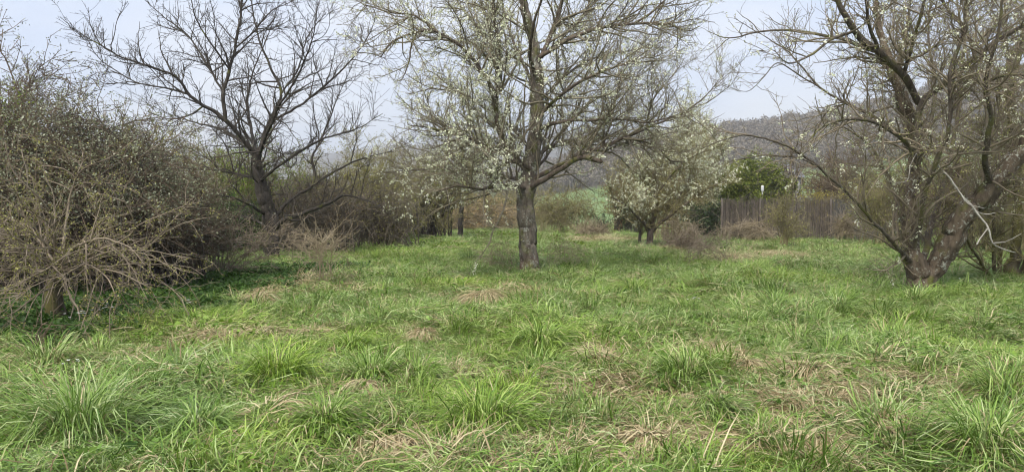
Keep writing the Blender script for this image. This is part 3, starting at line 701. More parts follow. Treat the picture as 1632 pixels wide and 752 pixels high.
# the bare tree on the left
lb = gp(433, 418); Yl = lb[1]
trunk_l = [[(434, 424, 0, 11), (433, 395, 0, 10.5), (432, 368, 0, 11.5), (430, 345, 0, 11.5), (418, 305, 0, 9.5), (410, 268, 0, 8.2), (409, 246, 0, 7.2)]]
limbs_l = [
    [(410, 250, 0, 8.5), (398, 235, -.2, 7.5), (380, 214, -.4, 7), (357, 190, -.6, 6.3), (325, 168, -.8, 5.2), (300, 150, -1, 4.6), (280, 122, -1.2, 4), (240, 107, -1.5, 3.2), (190, 90, -1.8, 2.4), (150, 66, -2, 1.6), (112, 44, -2.2, .8)],
    [(360, 194, -.6, 6), (356, 150, -.6, 5.6), (365, 115, -.5, 5.2), (374, 80, -.4, 4.6), (381, 45, -.4, 4), (386, 0, -.3, 3.2), (392, -60, -.2, 1.8)],
    [(356, 148, -.6, 3.6), (340, 120, -.3, 3.2), (325, 95, 0, 2.8), (298, 55, .3, 2.3), (262, 28, .6, 1.6), (225, -5, .9, .8)],
    [(411, 248, 0, 8), (420, 222, .2, 7), (430, 192, .4, 6), (448, 150, .7, 4.6), (430, 105, 1, 3.6), (412, 60, 1.2, 2.8), (402, 10, 1.4, 2), (398, -40, 1.5, 1)],
    [(428, 198, .4, 4.6), (450, 184, .2, 4.2), (478, 168, 0, 3.6), (520, 135, -.3, 3), (556, 100, -.6, 2.2), (585, 62, -.8, 1.4), (600, 25, -1, .7)],
    [(436, 364, -.1, 8.5), (452, 352, -.3, 7.5), (488, 338, -.7, 6.5), (526, 323, -1.1, 5.2), (548, 312, -1.3, 3.6), (580, 318, -1.5, 2.2), (610, 330, -1.6, 1)],
    [(434, 352, 0, 7), (447, 336, .1, 6.2), (457, 323, .2, 5.6), (478, 309, .3, 5.2), (497, 297, .4, 4.8), (502, 272, .5, 4.4), (497, 253, .5, 3.8), (508, 229, .7, 3.2), (523, 195, .9, 2.4), (540, 150, 1.2, 1.6), (562, 105, 1.4, .8)],
    [(499, 295, .4, 3.4), (540, 270, .9, 3), (576, 253, 1.2, 2.4), (622, 241, 1.5, 1.6), (660, 222, 1.7, .8)],
    [(428, 344, 0, 5.4), (410, 334, -.4, 4.6), (394, 324, -.7, 3.8), (356, 312, -1.2, 2.6), (325, 318, -1.5, 1.2)],
    [(412, 285, 0, 5), (396, 281, .5, 4.2), (349, 272, 1, 3.2), (300, 268, 1.4, 2), (262, 262, 1.6, 1)],
    [(430, 365, 0, 4.6), (415, 355, .6, 3.8), (385, 345, 1.2, 2.8), (345, 350, 1.6, 1.4)],
    [(413, 290, 0, 5.2), (440, 268, -1, 4.4), (480, 240, -1.8, 3.6), (520, 220, -2.4, 2.6), (570, 205, -2.8, 1.4), (610, 180, -3, .7)],
    [(406, 245, 0, 5.6), (385, 225, 1.2, 4.6), (350, 205, 2, 3.6), (310, 195, 2.6, 2.6), (265, 180, 3, 1.4), (225, 160, 3.2, .7)],
    [(410, 250, 0, 5.4), (400, 205, 1.3, 4.6), (395, 160, 2.1, 3.6), (405, 110, 2.6, 2.6), (430, 50, 3, 1.4), (445, 0, 3.1, .7)],
    [(414, 248, 0, 5.2), (425, 215, -1.3, 4.4), (445, 170, -2.1, 3.4), (480, 110, -2.6, 2.4), (500, 50, -3, 1.4), (505, 0, -3.1, .7)],
    [(300, 150, -1, 3.2), (262, 140, -.9, 2.6), (215, 130, -.8, 1.9), (160, 95, -.7, 1.2), (135, 55, -.6, .6)],
    [(366, 112, -.5, 3), (340, 75, -.9, 2.5), (315, 35, -1.2, 1.9), (300, -20, -1.4, 1)],
    [(374, 78, -.4, 3), (405, 50, -.3, 2.4), (430, 20, -.2, 1.8), (470, 0, 0, 1)],
    [(448, 150, .7, 3), (475, 110, 1.0, 2.4), (490, 60, 1.3, 1.7), (520, 20, 1.6, 1)],
    [(325, 168, -.8, 3), (300, 185, -1.1, 2.4), (270, 190, -1.4, 1.6), (235, 178, -1.6, .8)],
]
tree('bare_tree', 'leafless dark tree with a short thick trunk and wide low fork', 'tree', lb, Yl, trunk_l, limbs_l, 8, M['bark_bare'], M['bark_bare'], M['twig_dark'],
     dict(n1=330, l1=(.6, 1.9), n2=3000, l2=(.25, .8), n3=6500, l3=(.04, .14), up1=.25, up2=.22, tw=.005, tip=.0045, clear=.9, wig=.17, wig2=.2, fine=.06, thin=.5))

# the leaning many-stemmed tree on the right
rb = gp(1466, 468); Yr = rb[1]
trunk_r = [[(1466, 474, 0, 17), (1465, 455, 0, 16.5), (1460, 428, 0, 15.5), (1452, 403, 0, 14), (1448, 370, 0, 11), (1450, 330, 0, 10.5), (1456, 285, .1, 10), (1458, 250, .1, 9.5), (1452, 210, .2, 9.5), (1442, 172, .2, 9.5), (1434, 140, .2, 7.5), (1418, 100, .3, 6), (1400, 40, .5, 4.5), (1390, -40, .6, 3)],
           [(1466, 456, .05, 14), (1490, 424, 0, 15), (1512, 388, -.1, 15.5), (1532, 352, -.2, 15.5), (1556, 324, -.3, 15), (1580, 298, -.4, 14), (1606, 266, -.5, 13), (1634, 230, -.6, 12), (1680, 170, -.8, 11), (1720, 90, -1, 8), (1750, -10, -1.1, 5)]]
limbs_r = [
    [(1466, 165, 0, 9), (1440, 122, -.3, 9.5), (1400, 84, -.6, 9), (1362, 51, -.8, 8), (1337, 6, -1, 7), (1320, -50, -1.1, 5), (1310, -120, -1.2, 2.5)],
    [(1456, 270, 0, 8), (1462, 210, -.1, 8), (1468, 162, -.1, 8.5), (1509, 131, -.4, 8), (1554, 93, -.8, 7), (1595, 61, -1.1, 6), (1640, 34, -1.4, 4.5), (1700, -10, -1.7, 2.5)],
    [(1452, 416, -.1, 6.5), (1430, 395, -.4, 5.5), (1408, 371, -.7, 4.6), (1380, 339, -1, 4), (1350, 308, -1.2, 3.5), (1301, 263, -1.5, 2.9), (1246, 229, -1.8, 2.2), (1194, 216, -2, 2), (1156, 222, -2.2, 1.4), (1112, 240, -2.3, .7)],
    [(1301, 263, -1.5, 2.4), (1287, 256, -1.6, 2), (1235, 247, -1.9, 1.6), (1190, 252, -2.1, 1.1), (1146, 262, -2.3, .6)],
    [(1395, 80, -.6, 5.5), (1388, 80, -.6, 5), (1348, 66, -.3, 4.4), (1303, 55, 0, 3.6), (1253, 48, .3, 2.9), (1203, 52, .5, 2.2), (1163, 62, .6, 1.4), (1126, 50, .7, .7)],
    [(1452, 240, .1, 6), (1425, 205, .6, 5.2), (1390, 185, 1, 4.4), (1350, 165, 1.3, 3.6), (1308, 140, 1.6, 2.8), (1258, 85, 2, 2), (1213, 55, 2.2, 1.4), (1170, 30, 2.3, .7)],
    [(1308, 140, 1.6, 2), (1270, 118, 1.5, 1.8), (1240, 100, 1.4, 1.5), (1218, 122, 1.3, 1.2), (1190, 146, 1.3, .9), (1150, 135, 1.3, .5)],
    [(1446, 400, -.1, 6.5), (1425, 360, .3, 5.6), (1432, 320, .7, 5), (1410, 270, 1.1, 4.2), (1385, 230, 1.4, 3.4), (1350, 205, 1.7, 2.4), (1310, 190, 1.9, 1.4)],
    [(1470, 420, .1, 9), (1482, 372, .5, 8), (1496, 320, .9, 7), (1510, 270, 1.2, 6), (1522, 210, 1.5, 5), (1530, 140, 1.7, 4.2), (1538, 60, 1.9, 3.4), (1545, -20, 2, 2)],
    [(1456, 395, -.1, 7.5), (1468, 340, -.5, 6.5), (1478, 290, -.8, 6), (1500, 240, -1.1, 5), (1515, 190, -1.3, 4.4), (1515, 112, -1.5, 4.2), (1537, 48, -1.6, 3.6), (1540, -10, -1.7, 2.4), (1545, -80, -1.8, 1.2)],
    [(1532, 354, -.2, 9), (1560, 300, .5, 7.5), (1590, 230, 1, 6), (1600, 160, 1.4, 5), (1605, 80, 1.7, 4), (1600, 0, 1.9, 2.8), (1595, -80, 2, 1.4)],
    [(1580, 300, -.4, 8), (1570, 250, -1, 6.4), (1580, 190, -1.4, 5.4), (1570, 130, -1.7, 4.4), (1590, 60, -2, 3.4), (1600, -20, -2.2, 2)],
    [(1606, 266, -.5, 7), (1640, 210, .2, 6), (1650, 130, .8, 5), (1640, 50, 1.2, 4), (1650, -40, 1.5, 2)],
    [(1444, 174, .2, 6.5), (1430, 130, .9, 5.6), (1440, 70, 1.4, 4.4), (1450, 10, 1.8, 3.2), (1445, -60, 2, 1.6)],
    [(1456, 230, .1, 6), (1485, 185, 1.0, 5), (1490, 130, 1.6, 4.2), (1480, 60, 2, 3.2), (1485, -20, 2.3, 1.8)],
    [(1440, 122, -.3, 5), (1455, 70, -.7, 4.2), (1470, 20, -1, 3.4), (1480, -40, -1.2, 2)],
    [(1400, 84, -.6, 5), (1385, 40, -1.2, 4), (1380, -10, -1.6, 3), (1375, -70, -1.8, 1.6)],
    [(1460, 255, 0, 5.6), (1440, 225, -1, 4.8), (1405, 200, -1.7, 4), (1365, 190, -2.2, 3), (1315, 200, -2.6, 2), (1280, 235, -2.8, 1)],
    [(1362, 51, -.8, 4), (1330, 60, -1.2, 3.4), (1290, 90, -1.5, 2.6), (1255, 100, -1.7, 1.6), (1235, 80, -1.8, .8)],
    [(1350, 165, 1.3, 2.8), (1320, 175, 1.1, 2.2), (1305, 200, .9, 1.8), (1288, 236, .7, 1)],
    [(1554, 93, -.8, 4), (1540, 50, -.4, 3.4), (1500, 0, 0, 2.8), (1480, -60, .2, 1.4)],
    [(1509, 131, -.4, 4), (1560, 130, -1.2, 3.4), (1610, 120, -1.8, 2.8), (1650, 125, -2.2, 1.4)],
]
pale_r = [[(1462, 240, -.3, 2.4), (1488, 260, -.8, 2.6), (1508, 276, -1.0, 2.8), (1527, 304, -1.1, 2.8), (1555, 336, -1.2, 2.8), (1575, 363, -1.3, 2.6), (1583, 387, -1.3, 2.3), (1598, 397, -1.3, 1.8), (1618, 402, -1.3, 1.2)],
          [(1575, 363, -1.3, 2), (1566, 376, -1.3, 1.8), (1556, 390, -1.35, 2.2)], [(1555, 336, -1.2, 1.6), (1572, 342, -1.2, 1.2), (1585, 338, -1.2, 1)],
          [(1527, 304, -1.1, 1.4), (1545, 325, -1.3, 1.2), (1570, 332, -1.4, .7)], [(1583, 387, -1.3, 1.6), (1602, 385, -1.4, 1.2), (1628, 372, -1.5, .8)],
          [(1462, 240, -.3, 1.8), (1452, 262, -.8, 1.6), (1448, 285, -1, 1.4), (1425, 292, -1.1, .8)]]
def dense_r(A):
    x, y = px_of(A); return .55 + .8 * np.clip((x - 1250) / 200, 0, 1)
tree('leaning_tree', 'gnarled fruit tree splitting low into upright stems and one thick leaning stem', 'tree', rb, Yr, trunk_r, limbs_r, 13, M['bark_right'], M['bark_right_up'], M['twig_right'],
     dict(n1=560, l1=(.5, 1.5), n2=6000, l2=(.2, .6), n3=14000, l3=(.03, .12), up1=.2, up2=.18, tw=.0036, clear=1.2, w1=dense_r, fine=.03, thin=.62),
     blossom=(5600, .031, None, M['blossom'], 'blossoms'), bud=(15000, .026, M['bud'], 'buds'), pale=pale_r)

# mossy shrub tree at the right edge
sb = gp(1604, 447); Ys = sb[1]
tree('mossy_shrub', 'mossy small tree of several thin stems at the right edge', 'tree', sb, Ys,
     [[(1612, 450, 0, 9), (1613, 430, 0, 8), (1618, 400, 0, 7.5), (1620, 370, 0, 7), (1622, 300, .1, 6.5), (1616, 230, .2, 6), (1612, 180, .2, 5.5), (1615, 125, .3, 4.5), (1628, 75, .4, 3.5), (1640, 0, .5, 2)]],
     [[(1600, 446, 0, 5), (1593, 432, .1, 4.6), (1598, 368, .2, 4.2), (1604, 280, .4, 3.6), (1598, 200, .6, 2.6), (1590, 130, .8, 1.2)],
      [(1598, 447, 0, 4.5), (1586, 436, -.1, 4.2), (1584, 400, -.2, 3.8), (1582, 330, -.3, 3.2), (1574, 260, -.4, 2.4), (1560, 190, -.5, 1.2)],
      [(1598, 450, -.1, 3.6), (1578, 440, -.3, 3.2), (1560, 413, -.5, 2.8), (1543, 387, -.7, 2.4), (1530, 340, -.9, 1.4)],
      [(1622, 448, .1, 6), (1640, 400, .3, 5), (1655, 320, .5, 4), (1660, 220, .7, 2.6), (1650, 120, .8, 1.2)],
      [(1620, 446, 0, 5), (1632, 425, -.2, 4.6), (1645, 380, -.4, 4), (1690, 300, -.6, 3), (1720, 200, -.8, 1.5)]],
     17, M['bark_moss'], M['bark_moss'], M['twig_olive'], dict(n1=170, l1=(.5, 1.4), n2=1500, l2=(.2, .6), n3=4000, l3=(.04, .14), tw=.005, clear=.7, up1=.2),
     bud=(6000, .034, M['leaf_olive'], 'leaves'))

# little blossoming tree farther off
mb = gp(1032, 396); Ym = mb[1]
def bloom_m(P):
    x, y = px_of(P); return .25 + 1.6 * np.exp(-((x - 1022) / 22) ** 2 - ((y - 310) / 40) ** 2) + np.exp(-((x - 1130) / 60) ** 2 - ((y - 230) / 50) ** 2)
tree('young_blossoming_tree', 'small spreading blossoming tree with a forked trunk left of the fence', 'tree', mb, Ym,
     [[(1032, 399, 0, 5.5), (1035, 383, 0, 4.8), (1038, 368, 0, 4.4), (1042, 345, 0, 3.8), (1045, 310, 0, 3.2), (1042, 270, 0, 2.4), (1046, 225, 0, 1.4)]],
     [[(1037, 372, 0, 3.6), (1052, 356, -.3, 3.4), (1070, 342, -.6, 3), (1097, 322, -1, 2.2), (1130, 300, -1.4, 1.4), (1165, 285, -1.6, .7)],
      [(1036, 376, 0, 3.4), (1028, 360, .3, 3), (1015, 335, .6, 2.4), (1005, 300, .9, 1.8), (995, 270, 1, 1)],
      [(1021, 390, .1, 3.2), (1019, 378, .1, 3.2), (1024, 350, .2, 2.6), (1030, 310, .3, 2), (1022, 260, .4, 1)],
      [(1042, 345, 0, 2.8), (1062, 310, .6, 2.4), (1085, 270, 1, 1.8), (1110, 235, 1.4, 1)],
      [(1044, 320, 0, 2.6), (1065, 285, -.8, 2), (1095, 255, -1.3, 1.4), (1140, 235, -1.6, .8)],
      [(1038, 368, 0, 3), (1015, 345, -.8, 2.4), (995, 325, -1.4, 1.6), (975, 315, -1.7, .8)],
      [(1070, 342, -.6, 2.4), (1090, 300, -.2, 1.8), (1120, 270, 0, 1.2), (1150, 255, .1, .7)]],
     19, M['bark_plum_up'], M['bark_plum_up'], M['twig_olive'], dict(n1=190, l1=(.7, 1.7), n2=2300, l2=(.3, .8), n3=6000, l3=(.08, .2), tw=.0062, clear=.9, up1=.3),
     blossom=(8000, .048, bloom_m, M['blossom'], 'blossoms'), bud=(7500, .045, M['leaf_olive'], 'leaves'))

# ------------------------------------------------------------------ bushes, hedges and thickets
def bush(name, label, cat, px, py, w, h, d, seed, twig, stems=60, n2=900, n3=3500, leaf=None, Y=None, bare=.0, arch=.6, r0=.016, tw=.005, l2=(.3, .9), l3=(.1, .3), flat=0.0,
         spread=.35, group=None, up=.12, stemname='stems', trunkmat=None, dense_low=0.0, leafz=0.0, leafpart='leaves', blossom=None, up3=.05):
    """many arching stems from one root area filling an egg-shaped crown; w, h, d in metres"""
    r = rng(seed); p0 = gp(px, py)
    if Y is not None: p0 = at(px, py, Y); p0[2] = float(gz(p0[0], p0[1]))
    far = p0[1] > 40; mid = p0[1] > 21; n2 = int(n2 * (.42 if far else .6 if mid else .8)); n3 = int(n3 * (.3 if far else .47 if mid else .75)); tw = tw * (1.55 if far else 1.35 if mid else 1.12); kl = .65 if far else .95 if mid else 1.0
    if leaf: leaf = (int(leaf[0] * kl), leaf[1] * (1.2 if mid else 1), leaf[2])
    if blossom: blossom = (int(blossom[0] * .8), blossom[1] * 1.1, blossom[2])
    root = thing(name, label, cat, p0, group); g = Geo(); n = stems
    v = nrm(r.normal(0, 1, (n, 3))); q = r.uniform(.45, 1, (n, 1)) ** .6
    tgt = v * q * np.array([w / 2, d / 2, h * .52]) + np.array([0, 0, h * .52]); tgt[:, 2] = np.maximum(tgt[:, 2], h * .12)
    b = r.uniform(-1, 1, (n, 3)) * np.array([w / 2, d / 2, 0]) * spread; b[:, 2] = -.05
    c = b * .7 + tgt * .3; c[:, 2] = tgt[:, 2] * arch + h * .22
    t = np.linspace(0, 1, 8)[None, :, None]
    P = (1 - t) ** 2 * b[:, None] + 2 * t * (1 - t) * c[:, None] + t ** 2 * tgt[:, None]
    P[:, 1:] += np.cumsum(r.normal(0, .018 * h ** .5, (n, 7, 3)), 1); P[:, :, 2] = np.maximum(P[:, :, 2], -.05)
    tt = t[:, :, 0]; rr = r.uniform(.6, 1.3, (n, 1)) * r0; R = rr * (1 - tt) + tw * tt
    tubes(P, R, 4, g); g.build(stemname, trunkmat or twig, root, 'stuff'); g = Geo()
    s1 = segs_of(P, R); wf = (lambda A: 1 + dense_low * np.exp(-A[:, 2] / (.35 * h))) if dense_low else None
    p, dd, ra, t_ = spawn(s1, n2, r, (30, 80), .2 if not dense_low else .05, 9, up, 1 - flat * .7, wf)
    L = r.uniform(*l2, n2); P2, R2 = grow(p, dd, L, np.minimum(ra * .8, tw * 1.6), np.full(n2, tw * .8), 3, r, .2, .02 * (1 - flat)); tubes(P2, R2, 3, g)
    p, dd, ra, t_ = spawn(segs_of(P2, R2), n3, r, (30, 80), 0, 9, up3, 1 - flat * .75)
    L = r.uniform(*l3, n3); P3, R3 = grow(p, dd, L, np.full(n3, tw * .95), np.full(n3, tw * .65), 1, r, .15); P3[:, :, 2] = np.maximum(P3[:, :, 2], .02)
    tubes(P3, R3, 3, g); g.build('twigs', twig, root, 'stuff')
    e = np.concatenate([P3[:, 1], (P3[:, 0] + P3[:, 1]) / 2, P2[:, 3], P2[:, 2]])
    if leaf:
        nl, sz, mat = leaf; g = Geo(); wl = np.ones(len(e)) if not leafz else .12 + np.clip((e[:, 2] - leafz) / .8, 0, 1); i = r.choice(len(e), nl, p=wl / wl.sum()); leaf_quads(e[i] + r.normal(0, sz * .8, (nl, 3)), sz, r, g, 0); g.build(leafpart, mat, root, 'stuff')
    if blossom:
        nl, sz, mat = blossom; g = Geo(); i = r.choice(len(e), nl); blossom_stars(e[i] + r.normal(0, sz * .6, (nl, 3)), sz, r, g); g.build('blossoms', mat, root, 'stuff')
    return root

# the tall thicket that closes the left side
bush('thicket', 'tall dense grey-green thicket filling the left edge', 'thicket', 95, 478, 6.2, 3.6, 4.6, 301, M['twig_brown'], stems=240, n2=5200, n3=19000, leaf=(52000, .045, M['leaf_grey']), leafz=1.0, Y=13.9, trunkmat=M['twig_dark'],  # inner stems get a darker material than the twigs, interior shade put into colour
     arch=.75, r0=.02, tw=.0042, l2=(.4, 1.1), l3=(.12, .4), flat=.65, spread=.75, up=.03, dense_low=.3)
bush('rambling_shrub', 'wispy arching shrub whose thin shoots rise above the thicket', 'shrub', 5, 470, 5.4, 5.0, 3.4, 302, M['twig_brown'], stems=70, n2=1500, n3=6000, leaf=(12000, .042, M['leaf_grey']), Y=14.6,
     arch=.9, r0=.018, tw=.0048, l2=(.3, .9), l3=(.1, .3), flat=.35, spread=.5)
bush('ivy_clump', 'lime green ivy clump on top of the thicket at the left edge', 'ivy', 10, 470, 1.5, 3.55, 1.2, 303, M['twig_brown'], stems=24, n2=300, n3=900, leaf=(3800, .05, M['leaf_lime']), Y=13.2, spread=.3, arch=.95)
bush('hawthorn_shrub', 'brownish budding shrub at the right flank of the thicket', 'shrub', 262, 440, 3.2, 2.7, 2.6, 304, M['twig_brown'], stems=120, n2=2200, n3=9000, leaf=(16000, .044, M['leaf_grey']), Y=16.2,
     arch=.8, r0=.016, tw=.0042, l2=(.3, 1.0), l3=(.1, .35), flat=.5, spread=.6, dense_low=.4)
# low sprawling tree with a mossy trunk, in front of the thicket
tb = gp(88, 512); Yt = tb[1]
sprawl = [[(90, 440, 0, 6), (88, 395, -.3, 4.5), (86, 355, -.5, 4), (65, 318, -.8, 3.4), (22, 275, -1, 2.6), (6, 222, -1.1, 1.4)],
          [(88, 445, 0, 5), (60, 436, -.6, 4), (5, 432, -1, 3), (-50, 440, -1.3, 1.5)], [(90, 430, 0, 5), (60, 408, -.5, 4), (15, 398, -.9, 2.8), (-40, 400, -1.2, 1.4)],
          [(92, 436, -.2, 4.5), (108, 465, -.9, 4), (124, 492, -1.1, 3.4), (128, 516, -1.2, 1.8)], [(98, 425, 0, 5), (120, 392, -.5, 4), (136, 386, -.8, 3.4), (137, 425, -1, 2.6), (140, 472, -1.1, 1.2)],
          [(100, 420, 0, 5.5), (165, 395, -.3, 4.2), (214, 364, -.6, 3.2), (196, 322, -.8, 2.2), (185, 290, -.9, 1)], [(100, 430, 0, 5), (160, 428, -.7, 3.6), (205, 440, -1, 2.6), (235, 455, -1.1, 1.2)],
          [(92, 455, 0, 4.5), (60, 470, -.7, 3.6), (20, 500, -1, 2.6), (-20, 512, -1.2, 1.2)], [(102, 432, 0, 5), (170, 402, .3, 4), (240, 400, .6, 2.8), (305, 412, .7, 1.4)],
          [(96, 420, 0, 6), (105, 360, .2, 5), (112, 310, .3, 4), (130, 272, .3, 3), (178, 252, .2, 1.6)], [(90, 420, 0, 5), (50, 370, .1, 4), (10, 345, 0, 3), (-40, 340, -.1, 1.5)],
          [(96, 430, -.1, 5), (110, 400, -1.0, 3.8), (160, 380, -1.5, 2.8), (205, 395, -1.8, 1.6), (230, 420, -1.9, .8)], [(90, 435, -.1, 5), (70, 410, -1.0, 3.8), (30, 380, -1.5, 2.8), (-20, 370, -1.7, 1.4)],
          [(100, 425, 0, 4.5), (140, 420, -.8, 3.2), (175, 450, -1.2, 2.4), (190, 485, -1.3, 1.2)], [(88, 440, 0, 4.5), (55, 450, -.9, 3.2), (30, 470, -1.3, 2.2), (-15, 480, -1.5, 1)]]
tree('sprawling_tree', 'low sprawling tree with a mossy stump-like trunk and pale drooping budding branches', 'tree', tb, Yt,
     [[(86, 518, 0, 17), (86, 495, 0, 15), (88, 470, 0, 13), (92, 440, 0, 11), (95, 415, 0, 9)]], sprawl, 23, M['bark_moss'], M['twig_pale'], M['twig_pale'],
     dict(n1=90, l1=(.7, 1.9), n2=900, l2=(.15, .55), n3=2600, l3=(.03, .09), up1=.0, up2=.02, u1=0, u2=0, droop=.1, droop2=.06, tw=.0033, clear=.25, fine=.05, thin=.4, w1=lambda A: 1 - .93 * ((np.abs(px_of(A)[0] - 88) < 32) & (px_of(A)[1] > 432))), bud=(9000, .026, M['leaf_olive'], 'buds'))
bush('fallen_branch', 'dead twiggy branch lying low across the grass before the bare tree', 'branch', 335, 440, 4.6, 1.35, 1.4, 305, M['twig_pale'], stems=34, n2=560, n3=1700, Y=16.2, leaf=(700, .025, M['leaf_olive']),
     arch=.9, r0=.012, tw=.0045, l2=(.25, .8), l3=(.06, .22), flat=.6, spread=.25)

